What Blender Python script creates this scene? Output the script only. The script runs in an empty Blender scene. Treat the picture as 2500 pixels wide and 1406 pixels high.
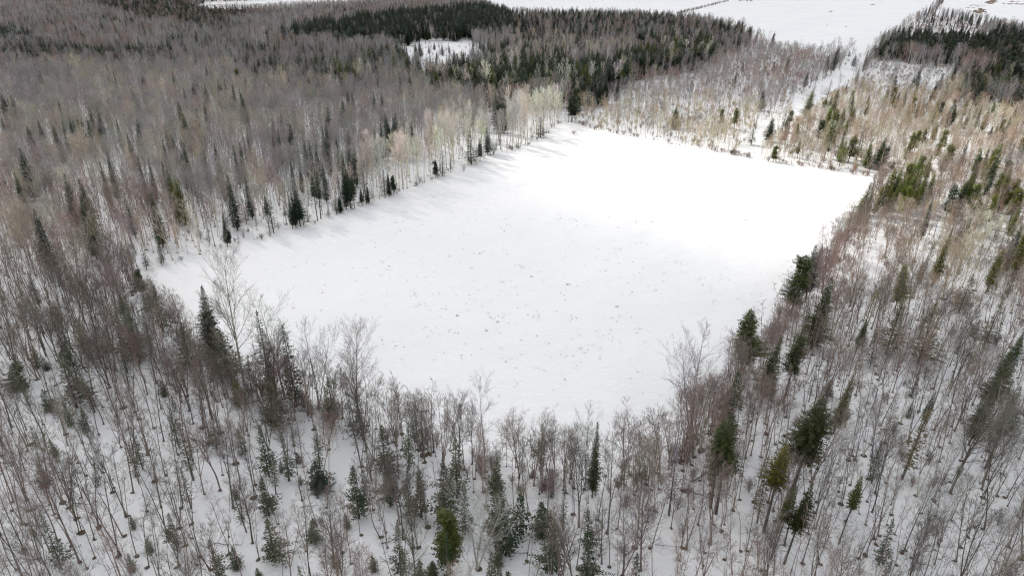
import bpy, math, random
import numpy as np
from mathutils import Vector, Matrix, Euler

# ------------------------------------------------------------------ camera
F_PX, P_DEG, CAM_H = 1690.0, 24.5, 60.0
P = math.radians(P_DEG)
scene = bpy.context.scene
C = scene.collection
cam_d = bpy.data.cameras.new("camera")
cam = bpy.data.objects.new("camera", cam_d)
C.objects.link(cam)
cam.location = (0, 0, CAM_H)
cam.rotation_euler = (math.radians(90) - P, 0, 0)
cam_d.sensor_width = 36
cam_d.lens = F_PX / 2500 * 36
cam_d.clip_start = 1
cam_d.clip_end = 20000
scene.camera = cam

# ------------------------------------------------------------------ light
SUN_AZ = math.radians(-42)      # from +Y towards -X : behind the field's far left
SUN_EL = math.radians(38)
SDIR = Vector((math.sin(SUN_AZ) * math.cos(SUN_EL), math.cos(SUN_AZ) * math.cos(SUN_EL), math.sin(SUN_EL)))
world = bpy.data.worlds.new("World")
scene.world = world
world.use_nodes = True
wn = world.node_tree.nodes
wl = world.node_tree.links
wn.clear()
sky = wn.new("ShaderNodeTexSky")
sky.sky_type = 'NISHITA'
sky.sun_disc = False
sky.sun_elevation = SUN_EL
sky.sun_rotation = SUN_AZ
sky.dust_density = 3.0
sky.air_density = 1.0
sky.ozone_density = 1.0
hs = wn.new("ShaderNodeHueSaturation")      # thin cloud veil takes the blue out of the sky
hs.inputs['Saturation'].default_value = 0.25
bg = wn.new("ShaderNodeBackground")
bg.inputs['Strength'].default_value = 0.15
wo = wn.new("ShaderNodeOutputWorld")
wl.new(sky.outputs[0], hs.inputs['Color'])
# broken cloud over most of the sky
ctc = wn.new("ShaderNodeTexCoord")
cno = wn.new("ShaderNodeTexNoise")
cno.inputs['Scale'].default_value = 2.2
cno.inputs['Detail'].default_value = 4
wl.new(ctc.outputs['Generated'], cno.inputs['Vector'])
cmr = wn.new("ShaderNodeMapRange")
cmr.inputs['From Min'].default_value = 0.3
cmr.inputs['From Max'].default_value = 0.6
cmr.inputs['To Min'].default_value = 0.45
cmr.inputs['To Max'].default_value = 0.95
wl.new(cno.outputs['Fac'], cmr.inputs['Value'])
cmx = wn.new("ShaderNodeMix")
cmx.data_type = 'RGBA'
wl.new(cmr.outputs[0], cmx.inputs[0])
wl.new(hs.outputs[0], cmx.inputs[6])
cmx.inputs[7].default_value = (2.0, 2.01, 2.06, 1)
wl.new(cmx.outputs[2], bg.inputs['Color'])
wl.new(bg.outputs[0], wo.inputs['Surface'])
sd = bpy.data.lights.new("sun", 'SUN')
sd.energy = 1.3
sd.angle = math.radians(0.6)
sd.color = (1.0, 0.925, 0.81)
sun = bpy.data.objects.new("sun", sd)
C.objects.link(sun)
sun.rotation_euler = SDIR.to_track_quat('Z', 'Y').to_euler()
sun.location = (0, 0, 500)
scene.view_settings.view_transform = 'Standard'
scene.view_settings.look = 'None'
scene.view_settings.exposure = 1.52
scene.view_settings.gamma = 1.0
scene.render.engine = 'CYCLES'
scene.cycles.use_denoising = True
scene.cycles.denoising_prefilter = 'NONE'
scene.cycles.filter_width = 1.15
scene.cycles.max_bounces = 6
scene.cycles.diffuse_bounces = 5
scene.cycles.transparent_max_bounces = 8
scene.cycles.use_adaptive_sampling = False

# ------------------------------------------------------------------ geometry of the view
CP, SP = math.cos(P), math.sin(P)
def proj(x, y, z):
    dep = y * CP - (z - CAM_H) * SP
    up = y * SP + (z - CAM_H) * CP
    dep = np.maximum(dep, 1e-3) if isinstance(dep, np.ndarray) else max(dep, 1e-3)
    return 1250 + F_PX * x / dep, 703 - F_PX * up / dep
def ground(u, v, z=0.0):
    """the point at height z that the photograph shows at pixel u, v (2500 px wide)"""
    a, b = (u - 1250) / F_PX, -(v - 703) / F_PX
    d = (a, CP + b * SP, -SP + b * CP)
    t = (z - CAM_H) / d[2]
    return d[0] * t, d[1] * t
def terrain(x, y):
    s, c = (np.sin, np.cos) if isinstance(x, np.ndarray) else (math.sin, math.cos)
    h = 0.35 * s(x / 31 + 1) * c(y / 43) + 0.2 * s(x / 13 + y / 17) + 0.12 * s(x / 5.1 - y / 6.3) * c(y / 7.7)
    return h
rng = random.Random(7)
nrg = np.random.default_rng(11)

# ------------------------------------------------------------------ materials
def mat(name):
    m = bpy.data.materials.new(name)
    m.use_nodes = True
    n = m.node_tree.nodes
    n.clear()
    out = n.new("ShaderNodeOutputMaterial")
    b = n.new("ShaderNodeBsdfPrincipled")
    m.node_tree.links.new(b.outputs[0], out.inputs['Surface'])
    return m, n, m.node_tree.links, b, out
def tint_node(n):
    a = n.new("ShaderNodeAttribute")
    a.attribute_type = 'INSTANCER'
    a.attribute_name = "tint"
    return a.outputs['Color']
def mixc(n, l, fac, a, b, mode='MIX'):
    m = n.new("ShaderNodeMix")
    m.data_type = 'RGBA'
    m.blend_type = mode
    for s, v in ((m.inputs[0], fac), (m.inputs[6], a), (m.inputs[7], b)):
        if hasattr(v, 'links') or hasattr(v, 'is_linked'):
            l.new(v, s)
        else:
            s.default_value = v if not isinstance(v, tuple) or len(v) == 4 else (*v, 1)
    return m.outputs[2]
def noise(n, l, scale, detail=3, coord='Object', rough=.5, vec=None):
    t = n.new("ShaderNodeTexNoise")
    t.inputs['Scale'].default_value = scale
    t.inputs['Detail'].default_value = detail
    t.inputs['Roughness'].default_value = rough
    if vec is None:
        c = n.new("ShaderNodeTexCoord")
        vec = c.outputs[coord]
    l.new(vec, t.inputs['Vector'])
    return t.outputs['Fac']
def ramp(n, l, src, stops):
    r = n.new("ShaderNodeValToRGB")
    e = r.color_ramp.elements
    while len(e) < len(stops):
        e.new(0.5)
    for i, (p, c) in enumerate(stops):
        e[i].position = p
        e[i].color = (*c, 1) if isinstance(c, tuple) else (c, c, c, 1)
    l.new(src, r.inputs[0])
    return r.outputs[0]

# twigs and bark share the tree's own tint
m_twig, n, l, b, _ = mat("twig")
v = ramp(n, l, noise(n, l, 0.9), [(0.3, 0.75), (0.7, 1.25)])
l.new(mixc(n, l, 1.0, tint_node(n), v, 'MULTIPLY'), b.inputs['Base Color'])
b.inputs['Roughness'].default_value = 0.8
b.inputs['Specular IOR Level'].default_value = 0.25
m_bark, n, l, b, _ = mat("bark")
v = ramp(n, l, noise(n, l, 5, 5), [(0.3, 0.6), (0.5, 1.0), (0.72, 1.75)])
l.new(mixc(n, l, 1.0, tint_node(n), v, 'MULTIPLY'), b.inputs['Base Color'])
b.inputs['Roughness'].default_value = 0.9
b.inputs['Specular IOR Level'].default_value = 0.2
m_pale, n, l, b, _ = mat("pale_bark")
v = ramp(n, l, noise(n, l, 6, 4), [(0.3, (.18, .16, .13)), (0.45, (.50, .47, .39)), (0.7, (.62, .59, .50))])
l.new(v, b.inputs['Base Color'])
b.inputs['Roughness'].default_value = 0.8
m_cbark, n, l, b, _ = mat("conifer_bark")
v = ramp(n, l, noise(n, l, 6, 4), [(0.3, (.05, .04, .034)), (0.7, (.15, .125, .11))])
l.new(v, b.inputs['Base Color'])
b.inputs['Roughness'].default_value = 0.9
m_litter, n, l, b, _ = mat("leaf_litter")
v = ramp(n, l, noise(n, l, 7, 4), [(0.35, (.05, .036, .026)), (0.7, (.17, .125, .09))])
l.new(v, b.inputs['Base Color'])
b.inputs['Roughness'].default_value = 1.0
m_need, n, l, b, _ = mat("needles")
v = ramp(n, l, noise(n, l, 1.6, 4), [(0.3, 0.55), (0.5, 1.0), (0.72, 1.7)])
l.new(mixc(n, l, 1.0, tint_node(n), v, 'MULTIPLY'), b.inputs['Base Color'])
b.inputs['Roughness'].default_value = 0.65
b.inputs['Specular IOR Level'].default_value = 0.3

m_snow, n, l, b, _ = mat("snow")
geo = n.new("ShaderNodeNewGeometry")
pos = geo.outputs['Position']
c1 = ramp(n, l, noise(n, l, 0.02, 5, vec=pos), [(0.35, (.80, .815, .835)), (0.65, (.86, .865, .875))])
l.new(c1, b.inputs['Base Color'])
b.inputs['Roughness'].default_value = 0.55
b.inputs['Specular IOR Level'].default_value = 0.25
mp = n.new("ShaderNodeMapping")
mp.inputs['Rotation'].default_value = (0, 0, math.radians(35))
mp.inputs['Scale'].default_value = (1.0, 2.6, 1.0)
l.new(pos, mp.inputs['Vector'])
na = noise(n, l, 0.7, 5, vec=mp.outputs[0], rough=.62)
nb = noise(n, l, 0.16, 3, vec=pos)
bm1 = n.new("ShaderNodeBump")
bm1.inputs['Strength'].default_value = 0.75
bm1.inputs['Distance'].default_value = 0.28
l.new(na, bm1.inputs['Height'])
bm2 = n.new("ShaderNodeBump")
bm2.inputs['Strength'].default_value = 0.6
bm2.inputs['Distance'].default_value = 0.95
l.new(nb, bm2.inputs['Height'])
l.new(bm1.outputs[0], bm2.inputs['Normal'])
l.new(bm2.outputs[0], b.inputs['Normal'])

m_soil, n, l, b, _ = mat("bare_soil")
v = ramp(n, l, noise(n, l, 0.25, 5), [(0.35, (.10, .065, .04)), (0.7, (.26, .19, .12))])
l.new(v, b.inputs['Base Color'])
b.inputs['Roughness'].default_value = 1.0
m_creek, n, l, b, _ = mat("creek_water")
b.inputs['Base Color'].default_value = (.05, .04, .03, 1)
b.inputs['Roughness'].default_value = 0.25
m_weed, n, l, b, _ = mat("dead_weed")
b.inputs['Base Color'].default_value = (.23, .175, .13, 1)
b.inputs['Roughness'].default_value = 1.0

# ------------------------------------------------------------------ mesh helpers
class MB:
    def __init__(s):
        s.v, s.f, s.m = [], [], []
    def tube(s, pts, rad, sides=3, mi=0):
        base = len(s.v)
        k = len(pts)
        for i, p in enumerate(pts):
            a = pts[min(i + 1, k - 1)] - pts[max(i - 1, 0)]
            if a.length < 1e-6:
                a = Vector((0, 0, 1))
            a.normalize()
            x = a.cross(Vector((0.31, 0.77, 0.55)))
            x.normalize()
            y = a.cross(x)
            r = rad[i]
            for j in range(sides):
                t = 2 * math.pi * j / sides
                q = p + x * (r * math.cos(t)) + y * (r * math.sin(t))
                s.v.append((q.x, q.y, q.z))
        for i in range(k - 1):
            for j in range(sides):
                a0 = base + i * sides + j
                a1 = base + i * sides + (j + 1) % sides
                s.f.append((a0, a1, a1 + sides, a0 + sides))
                s.m.append(mi)
    def face(s, pts, mi=0):
        base = len(s.v)
        s.v.extend([(p[0], p[1], p[2]) for p in pts])
        s.f.append(tuple(range(base, base + len(pts))))
        s.m.append(mi)
    def mesh(s, name, mats, smooth=False):
        me = bpy.data.meshes.new(name)
        me.from_pydata(s.v, [], s.f)
        for mm in mats:
            me.materials.append(mm)
        if len(mats) > 1:
            me.polygons.foreach_set("material_index", s.m)
        if smooth:
            me.polygons.foreach_set("use_smooth", [True] * len(me.polygons))
        me.update()
        return me

def rdir(R, axis, ang, az):
    """unit vector leaning ang from axis at azimuth az round it"""
    x = axis.cross(Vector((0.2, 0.9, 0.1)))
    if x.length < 1e-3:
        x = axis.cross(Vector((1, 0, 0)))
    x.normalize()
    y = axis.cross(x)
    return (axis * math.cos(ang) + (x * math.cos(az) + y * math.sin(az)) * math.sin(ang)).normalized()

def litter_disc(mb, R, r, mi):
    k = 11
    mb.face([(r * (.6 + .6 * R.random()) * math.cos(6.283 * i / k) + .12, r * (.5 + .5 * R.random()) * math.sin(6.283 * i / k) - .1, .06)
             for i in range(k)], mi)

def bare_tree(seed, H=15.0, start=0.38, spread=0.3, nl=14, n2=10, n3=8, up=.25, stems=1, r0=.12, fork=0.0, twig=0.0066, litter=True, stemang=.12, wob=.05):
    """returns (trunk mesh builder, crown mesh builder)"""
    R = random.Random(seed)
    T, K = MB(), MB()
    UP = Vector((0, 0, 1))
    def path(p, d, L, k, w, upf):
        pts = [p.copy()]
        for _ in range(k):
            d = (d + UP * upf / k + Vector((R.gauss(0, w), R.gauss(0, w), R.gauss(0, w * .5)))).normalized()
            p = p + d * (L / k)
            pts.append(p.copy())
        return pts
    def at(pts, t):
        q = t * (len(pts) - 1)
        i = min(int(q), len(pts) - 2)
        return pts[i].lerp(pts[i + 1], q - i), (pts[i + 1] - pts[i]).normalized()
    def limb(p, d, L, r):
        pts = path(p, d, L, 4, .09, up)
        T.tube(pts, [r, r * .8, r * .6, r * .42, r * .22], 4)
        m = max(3, int(n2 * min(1.25, .45 + L / 5)))
        for j in range(m):
            t = .22 + .78 * (j + R.random()) / m
            q, dd = at(pts, min(t, .999))
            L2 = (.16 + .24 * (1 - t * .5)) * L * R.uniform(.7, 1.25) + .25
            d2 = rdir(R, dd, R.uniform(.4, .85), R.uniform(0, 6.28))
            p2 = path(q, d2, L2, 2, .1, up * .8)
            K.tube(p2, [twig * 1.7, twig * 1.3, twig * .8], 3)
            for _ in range(n3):
                q3, dd3 = at(p2, R.uniform(.15, 1) * .999)
                d3 = rdir(R, (dd3 + UP * .25).normalized(), R.uniform(.3, .8), R.uniform(0, 6.28))
                L3 = R.uniform(.25, .7) * (.5 + .35 * L2)
                K.tube([q3, q3 + d3 * L3], [twig, twig * .6], 3)
    for s in range(stems):
        az0 = 6.283 * s / max(stems, 1) + R.uniform(-.5, .5)
        a0 = 0 if stems == 1 else stemang * R.uniform(.5, 1.4)
        d0 = rdir(R, UP, a0, az0)
        Hs = H * (1 if s == 0 else R.uniform(.72, .98))
        off = Vector((math.cos(az0), math.sin(az0), 0)) * (.0 if stems == 1 else .18)
        pts = path(off + Vector((0, 0, -.4)), d0, Hs + .4, 11, wob * .6, .05)
        rr = r0 * (1 if stems == 1 else .75)
        rads = [rr * (1.45 if i == 0 else 1.0 if i == 1 else 1.0) * (1 - i / 12.5) ** .9 for i in range(12)]
        T.tube(pts, rads, 6)
        if fork and R.random() < fork:
            for _ in range(R.choice((1, 2))):
                t = R.uniform(.25, .5)
                q, dd = at(pts, t)
                df = rdir(R, dd, R.uniform(.18, .34), R.uniform(0, 6.28))
                Lf = Hs * (1 - t) * R.uniform(.75, .95)
                fp = path(q, df, Lf, 6, .05, .18)
                rf = rr * (1 - t) * .8
                T.tube(fp, [rf * (1 - i / 7.2) for i in range(7)], 5)
                for j in range(int(nl * .6)):
                    tt = .25 + .74 * (j + R.random()) / (nl * .6)
                    q2, d2 = at(fp, min(tt, .999))
                    limb(q2, rdir(R, d2, R.uniform(.4, .75), R.uniform(0, 6.28)), Lf * .38 * (1.1 - tt) + .7, rf * (1 - tt) * .6 + .012)
        az = R.uniform(0, 6.28)
        for j in range(nl):
            t = start + (1 - start) * (j + R.random()) / nl
            t = min(t, .995)
            q, dd = at(pts, t)
            az += 2.4 + R.uniform(-.5, .5)
            tt = (t - start) / (1 - start)
            prof = (.55 + 1.3 * tt * (1 - tt) * 2 * .6) if tt < .6 else (1.05 - .85 * (tt - .6) / .4 * .9)
            L = H * spread * prof * R.uniform(.7, 1.15)
            limb(q, rdir(R, dd, R.uniform(.5, .85) * (1.1 - .4 * tt), az), max(L, .6), max(rr * (1 - t) * .55, .014))
        # a few dead stubs low on the trunk
        for _ in range(4):
            q, dd = at(pts, R.uniform(.12, start))
            d2 = rdir(R, dd, 1.1, R.uniform(0, 6.28))
            K.tube([q, q + d2 * R.uniform(.3, 1.3)], [.014, .005], 3)
    if litter:
        litter_disc(T, R, .32 + .1 * (stems - 1), 1)
    return T, K

def conifer(seed, H=15.0, W=2.4, cb=0.08, dens=1.0, lump=.25, droop=.12, top=.85, spray=.42, deadlow=False, twin=False):
    R = random.Random(seed)
    T, K = MB(), MB()
    stems = [(0, 0, H, W)]
    if twin:
        stems.append((.75, .25, H * .9, W * .8))
    for (ox, oy, Hh, Ww) in stems:
        base = Vector((ox * .4, oy * .4, 0))
        tipp = Vector((ox + R.gauss(0, .1), oy + R.gauss(0, .1), Hh))
        T.tube([base + Vector((0, 0, -.3)), base.lerp(tipp, .3), base.lerp(tipp, .65), tipp],
               [.011 * Hh * 1.25, .0095 * Hh, .005 * Hh, .012], 6)
        z = Hh * cb
        az = R.uniform(0, 6.28)
        lumps = [(R.uniform(0, 6.28), R.uniform(cb, 1) * Hh, R.uniform(-1, 1)) for _ in range(9)]
        while z < Hh * .985:
            t = (z - cb * Hh) / (Hh * (1 - cb))
            prof = (1 - t) ** top
            if t < .16:
                prof *= .62 + .38 * t / .16
            nb = max(4, int((6 + 4.5 * prof) * min(dens, 1.15)))
            for j in range(nb):
                az += 6.283 / nb + R.uniform(-.3, .3)
                lf = 1.0
                for (la, lz, lw) in lumps:
                    da = math.cos(az - la)
                    lf += lump * lw * max(0, da) * math.exp(-((z - lz) / (Hh * .09)) ** 2) * 2
                L = max(.12, Ww * prof * R.uniform(.72, 1.12) * max(.35, lf))
                c = base.lerp(tipp, z / Hh)
                el = .35 * t * 1.6 + .02 - droop + R.uniform(-.08, .08)
                hd = Vector((math.cos(az), math.sin(az), 0))
                sd_ = Vector((-math.sin(az), math.cos(az), 0))
                ns = max(2, int(L / spray * 2.7 * dens))
                endp = c + hd * L * math.cos(el) + Vector((0, 0, L * math.sin(el) - .06 * L * L))
                K.tube([c, endp], [.018 if L > .6 else .01, .005], 3, 1)
                for q in range(ns):
                    s = (q + R.random()) / ns
                    s = .12 + .9 * s
                    w = spray * (.55 + .8 * (1 - s)) * (.5 + .5 * min(1, L / 1.5))
                    cpt = c.lerp(endp, s) + Vector((R.gauss(0, .05), R.gauss(0, .05), R.gauss(0, .06)))
                    for sg in (-1, 1):
                        ang = R.uniform(.35, 1.0)
                        dr = hd * math.cos(ang) + sd_ * (sg * math.sin(ang)) + Vector((0, 0, R.uniform(-.28, .22)))
                        nrm = Vector((R.gauss(0, .35), R.gauss(0, .35), 1)).normalized()
                        sv = dr.cross(nrm).normalized() * (w * .22)
                        e = cpt + dr * w * R.uniform(.8, 1.25)
                        mid = cpt.lerp(e, .45) + Vector((0, 0, -.02))
                        K.face([cpt, mid + sv, e, mid - sv], 0)
            z += (.22 + .16 * prof) * (Hh / 15) ** .4 / max(dens, .55) ** .5 * (.75 if Hh < 6 else 1)
        for q in range(10):      # leader
            a = R.uniform(0, 6.28)
            zz = Hh * R.uniform(.95, .995)
            c = base.lerp(tipp, zz / Hh)
            d = Vector((math.cos(a) * .5, math.sin(a) * .5, .8)).normalized()
            s = Vector((-math.sin(a), math.cos(a), 0)) * .04
            K.face([c, c + d * .12 + s, c + d * .3, c + d * .12 - s], 0)
        if deadlow:
            for q in range(int(70 * cb / .4)):
                zz = R.uniform(.15, cb + .08) * Hh
                a = R.uniform(0, 6.28)
                L = R.uniform(.4, 1) * Ww * .85
                c = base.lerp(tipp, zz / Hh)
                d = Vector((math.cos(a), math.sin(a), R.uniform(-.15, .1)))
                e = c + d * L
                T.tube([c, e], [.014, .006], 3)
                for _ in range(5):
                    p = c.lerp(e, R.uniform(.3, 1))
                    T.tube([p, p + (d + Vector((R.gauss(0, .7), R.gauss(0, .7), R.gauss(0, .2)))) * L * .22], [.008, .004], 3)
    return T, K

def shrub(seed, H=2.6, W=1.5, n=16, twig=.01):
    R = random.Random(seed)
    K = MB()
    UP = Vector((0, 0, 1))
    for i in range(n):
        az, an = R.uniform(0, 6.28), R.uniform(.05, .75)
        d = rdir(R, UP, an, az)
        L = H * R.uniform(.6, 1.05)
        p = Vector((math.cos(az) * .1, math.sin(az) * .1, -.1))
        pts = [p]
        for k in range(3):
            d = (d + UP * .08 + Vector((R.gauss(0, .1), R.gauss(0, .1), 0))).normalized()
            pts.append(pts[-1] + d * L / 3)
        K.tube(pts, [twig * 2, twig * 1.6, twig * 1.2, twig * .7], 3)
        for _ in range(9):
            t = R.uniform(.3, 1) * 2.999
            k = int(t)
            q = pts[k].lerp(pts[k + 1], t - k)
            d2 = rdir(R, d, R.uniform(.3, .9), R.uniform(0, 6.28))
            e = q + d2 * R.uniform(.25, .6) * H * .35
            K.tube([q, e], [twig, twig * .6], 3)
            for _ in range(2):
                f = q.lerp(e, R.uniform(.3, .9))
                K.tube([f, f + rdir(R, d2, R.uniform(.3, .9), R.uniform(0, 6.28)) * .25 * H * .35 * 2], [twig * .8, twig * .5], 3)
    return None, K

# ------------------------------------------------------------------ the kinds: every variant is a pair of meshes at its reference height
KINDS = {}
def add_kind(key, ref, pairs, tm, km):
    out = []
    for T, K in pairs:
        out.append((T.mesh(key + "_trunk", tm, True) if T else None, K.mesh(key + "_crown", km)))
    KINDS[key] = dict(ref=ref, var=out)
add_kind("bare", 15, [bare_tree(1, fork=1), bare_tree(2), bare_tree(3, fork=1, spread=.22), bare_tree(4, spread=.2, start=.5, r0=.09),
                      bare_tree(5, spread=.18, start=.45, nl=11, r0=.08), bare_tree(6, fork=1, spread=.25, start=.3),
                      bare_tree(7, stems=2, spread=.2, nl=11), bare_tree(8, spread=.26, start=.55, r0=.13, fork=1),
                      bare_tree(9, spread=.17, start=.4, nl=12, r0=.075), bare_tree(10, fork=1, spread=.2, start=.42),
                      bare_tree(11, spread=.24, start=.6, wob=.1, r0=.1), bare_tree(12, stems=3, spread=.16, start=.4, nl=10, stemang=.16), bare_tree(13, fork=1, spread=.3, start=.45, wob=.09), bare_tree(14, spread=.15, start=.3, nl=18, r0=.08, wob=.08)],
         [m_bark, m_litter], [m_twig])
add_kind("slim", 12, [bare_tree(101, H=12, spread=.10, start=.42, nl=10, n2=7, n3=5, r0=.07, twig=.007), bare_tree(102, H=12, spread=.12, start=.5, nl=9, n2=7, n3=5, r0=.06, twig=.007),
                      bare_tree(103, H=12, spread=.09, start=.38, nl=10, n2=7, n3=5, r0=.065, twig=.007, stems=2, stemang=.05), bare_tree(104, H=12, spread=.13, start=.45, nl=10, n2=7, n3=5, r0=.08, twig=.007, fork=1),
                      bare_tree(105, H=12, spread=.11, start=.55, nl=8, n2=7, n3=5, r0=.055, twig=.007, wob=.08), bare_tree(106, H=12, spread=.12, start=.35, nl=11, n2=7, n3=6, r0=.07, twig=.007, stems=3, stemang=.07),
                      bare_tree(107, H=12, spread=.10, start=.6, nl=8, n2=7, n3=6, r0=.06, twig=.007, wob=.12), bare_tree(108, H=12, spread=.14, start=.3, nl=12, n2=6, n3=5, r0=.075, twig=.007, stems=2, stemang=.12), bare_tree(109, H=12, spread=.08, start=.5, nl=7, n2=6, n3=4, r0=.05, twig=.007, wob=.07)],
         [m_bark, m_litter], [m_twig])
add_kind("broad", 14, [bare_tree(21, H=14, fork=1, spread=.42, start=.28, nl=20, n2=11, n3=8, r0=.17), bare_tree(22, H=14, stems=3, spread=.34, start=.25, nl=13, n2=9, n3=7, stemang=.22, r0=.15),
                       bare_tree(23, H=14, fork=1, spread=.38, start=.35, nl=22, n2=10, n3=8, r0=.16)],
         [m_bark, m_litter], [m_twig])
add_kind("aspen", 19, [bare_tree(31, H=19, spread=.2, start=.42, nl=20, n2=8, n3=6, r0=.16, up=.5, twig=.011), bare_tree(32, H=19, spread=.17, start=.45, nl=18, r0=.13, up=.5, twig=.011),
                       bare_tree(33, H=19, spread=.22, start=.38, nl=20, fork=1, r0=.16, up=.45, twig=.011)],
         [m_pale, m_litter], [m_twig])
add_kind("birch", 12, [bare_tree(41, H=12, stems=4, spread=.2, start=.45, nl=9, r0=.1, stemang=.26), bare_tree(42, H=12, stems=3, spread=.2, start=.45, nl=10, r0=.1, stemang=.22),
                       bare_tree(43, H=12, stems=2, spread=.22, start=.4, nl=12, r0=.1, stemang=.16), bare_tree(44, H=12, spread=.24, start=.4, nl=14, r0=.09)],
         [m_pale, m_litter], [m_twig])
add_kind("spruce", 15, [conifer(51, W=2.3), conifer(52, W=2.8, lump=.35), conifer(53, W=1.9, cb=.12), conifer(54, W=2.7, lump=.35, twin=True), conifer(55, W=2.5, cb=.2, lump=.3)],
         [m_cbark], [m_need, m_cbark])
add_kind("highcrown", 15, [conifer(61, W=2.2, cb=.45, deadlow=True, lump=.3), conifer(62, W=2.5, cb=.42, deadlow=True, lump=.35, top=.7), conifer(63, W=1.9, cb=.55, deadlow=True, top=.75)],
         [m_cbark], [m_need, m_cbark])
add_kind("pine", 11, [conifer(71, H=11, W=2.4, cb=.22, lump=.7, droop=-.2, top=.6, spray=.5), conifer(72, H=11, W=2.1, cb=.25, lump=.8, droop=-.2, top=.55, spray=.5), conifer(73, H=11, W=2.0, cb=.2, lump=.6, droop=-.1, top=.65, spray=.46)],
         [m_cbark], [m_need, m_cbark])
add_kind("sparse", 9, [conifer(81, H=9, W=1.5, cb=.1, dens=.62, lump=.5, spray=.36), conifer(82, H=9, W=1.7, cb=.12, dens=.6, lump=.6, spray=.4), conifer(83, H=9, W=1.3, cb=.2, dens=.5, lump=.5, spray=.34)],
         [m_cbark], [m_need, m_cbark])
add_kind("young", 3, [conifer(91, H=3, W=1.0, cb=.05, dens=.7, lump=.4, spray=.3), conifer(92, H=3, W=.8, cb=.05, dens=.6, lump=.5, spray=.28), conifer(93, H=3, W=1.2, cb=.03, dens=.75, lump=.4, spray=.3)],
         [m_cbark], [m_need, m_cbark])
add_kind("shrub", 2.6, [shrub(1), shrub(2, W=1.8, n=20), shrub(3, n=14)], [m_twig], [m_twig])

# ------------------------------------------------------------------ the setting
def axis_steps(a, b, fine_a, fine_b, step, grow=1.25):
    xs = list(np.arange(fine_a, fine_b + .1, step))
    s = step
    while xs[-1] < b:
        s *= grow
        xs.append(xs[-1] + s)
    s = step
    lo = [xs[0]]
    while lo[-1] > a:
        s *= grow
        lo.append(lo[-1] - s)
    return np.array(lo[:0:-1] + xs)
gx = axis_steps(-9000, 9000, -220, 240, 3.0)
gy = axis_steps(-400, 12000, 30, 420, 3.0)
GX, GY = np.meshgrid(gx, gy)
GZ = terrain(GX, GY)
nv = np.stack([GX.ravel(), GY.ravel(), GZ.ravel()], 1)
w = len(gx)
ii = (np.arange(len(gy) - 1)[:, None] * w + np.arange(w - 1)[None, :]).ravel()
fc = np.stack([ii, ii + 1, ii + w + 1, ii + w], 1)
me = bpy.data.meshes.new("snow_ground")
me.from_pydata(nv.tolist(), [], fc.tolist())
me.materials.append(m_snow)
me.polygons.foreach_set("use_smooth", [True] * len(me.polygons))
o = bpy.data.objects.new("snow_ground", me)
C.objects.link(o)
o["kind"] = "structure"
o["label"] = "snow covered ground with an open white field between the woods"

# clouds above the view: their shade leaves the far half of the field and the wood right of it in sun
CZ = 2000.0
OFF = SDIR * (CZ / SDIR.z)
def cloud_sheet():
    mb = MB()
    xs = np.linspace(-1700, 1700, 60) + OFF.x
    ys = np.linspace(-250, 2300, 60) + OFF.y
    top = {}
    bot = {}
    for i, x in enumerate(xs):
        for j, y in enumerate(ys):
            k = 6 * math.sin(x / 130) * math.cos(y / 90) + 4 * math.sin(x / 47 + y / 61)
            edge = 0 if i in (0, 59) or j in (0, 59) else 1
            bot[i, j] = len(mb.v); mb.v.append((x, y, CZ + k))
            top[i, j] = len(mb.v); mb.v.append((x, y, CZ + k + 2 + edge * (38 + 2 * k)))
    for i in range(59):
        for j in range(59):
            mb.f.append((bot[i, j], bot[i, j + 1], bot[i + 1, j + 1], bot[i + 1, j])); mb.m.append(0)
            mb.f.append((top[i, j], top[i + 1, j], top[i + 1, j + 1], top[i, j + 1])); mb.m.append(0)
    for a in range(59):
        for q in (0, 59):
            mb.f.append((bot[a, q], bot[a + 1, q], top[a + 1, q], top[a, q])); mb.m.append(0)
            mb.f.append((bot[q, a], bot[q, a + 1], top[q, a + 1], top[q, a])); mb.m.append(0)
    return mb
m_cloud, n, l, b, out = mat("cloud_vapour")
n.remove(b)
geo = n.new("ShaderNodeNewGeometry")
OFF = SDIR * (CZ / SDIR.z)
# (centre x, centre y, radius x, radius y, openness)
GAPS = [(126, 256, 160, 112, 1.0), (-120, 205, 110, 60, .25)]
nz = noise(n, l, 0.012, 3, vec=geo.outputs['Position'])
tot = None
for (cx, cy, rx, ry, op) in GAPS:
    mp = n.new("ShaderNodeMapping")
    mp.vector_type = 'TEXTURE'
    mp.inputs['Location'].default_value = (cx + OFF.x, cy + OFF.y, CZ + 15)
    mp.inputs['Scale'].default_value = (rx, ry, 900)
    l.new(geo.outputs['Position'], mp.inputs['Vector'])
    ln = n.new("ShaderNodeVectorMath"); ln.operation = 'LENGTH'
    l.new(mp.outputs[0], ln.inputs[0])
    ad = n.new("ShaderNodeMath"); ad.operation = 'MULTIPLY_ADD'
    l.new(nz, ad.inputs[0]); ad.inputs[1].default_value = 1.0
    l.new(ln.outputs['Value'], ad.inputs[2])
    mr = n.new("ShaderNodeMapRange"); mr.interpolation_type = 'SMOOTHSTEP'
    mr.inputs['From Min'].default_value = 1.85
    mr.inputs['From Max'].default_value = 1.2
    mr.inputs['To Min'].default_value = 0
    mr.inputs['To Max'].default_value = op
    l.new(ad.outputs[0], mr.inputs['Value'])
    if tot is None:
        tot = mr.outputs[0]
    else:
        mx = n.new("ShaderNodeMath"); mx.operation = 'MAXIMUM'
        l.new(tot, mx.inputs[0]); l.new(mr.outputs[0], mx.inputs[1])
        tot = mx.outputs[0]
tr = n.new("ShaderNodeBsdfTransparent")
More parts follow.
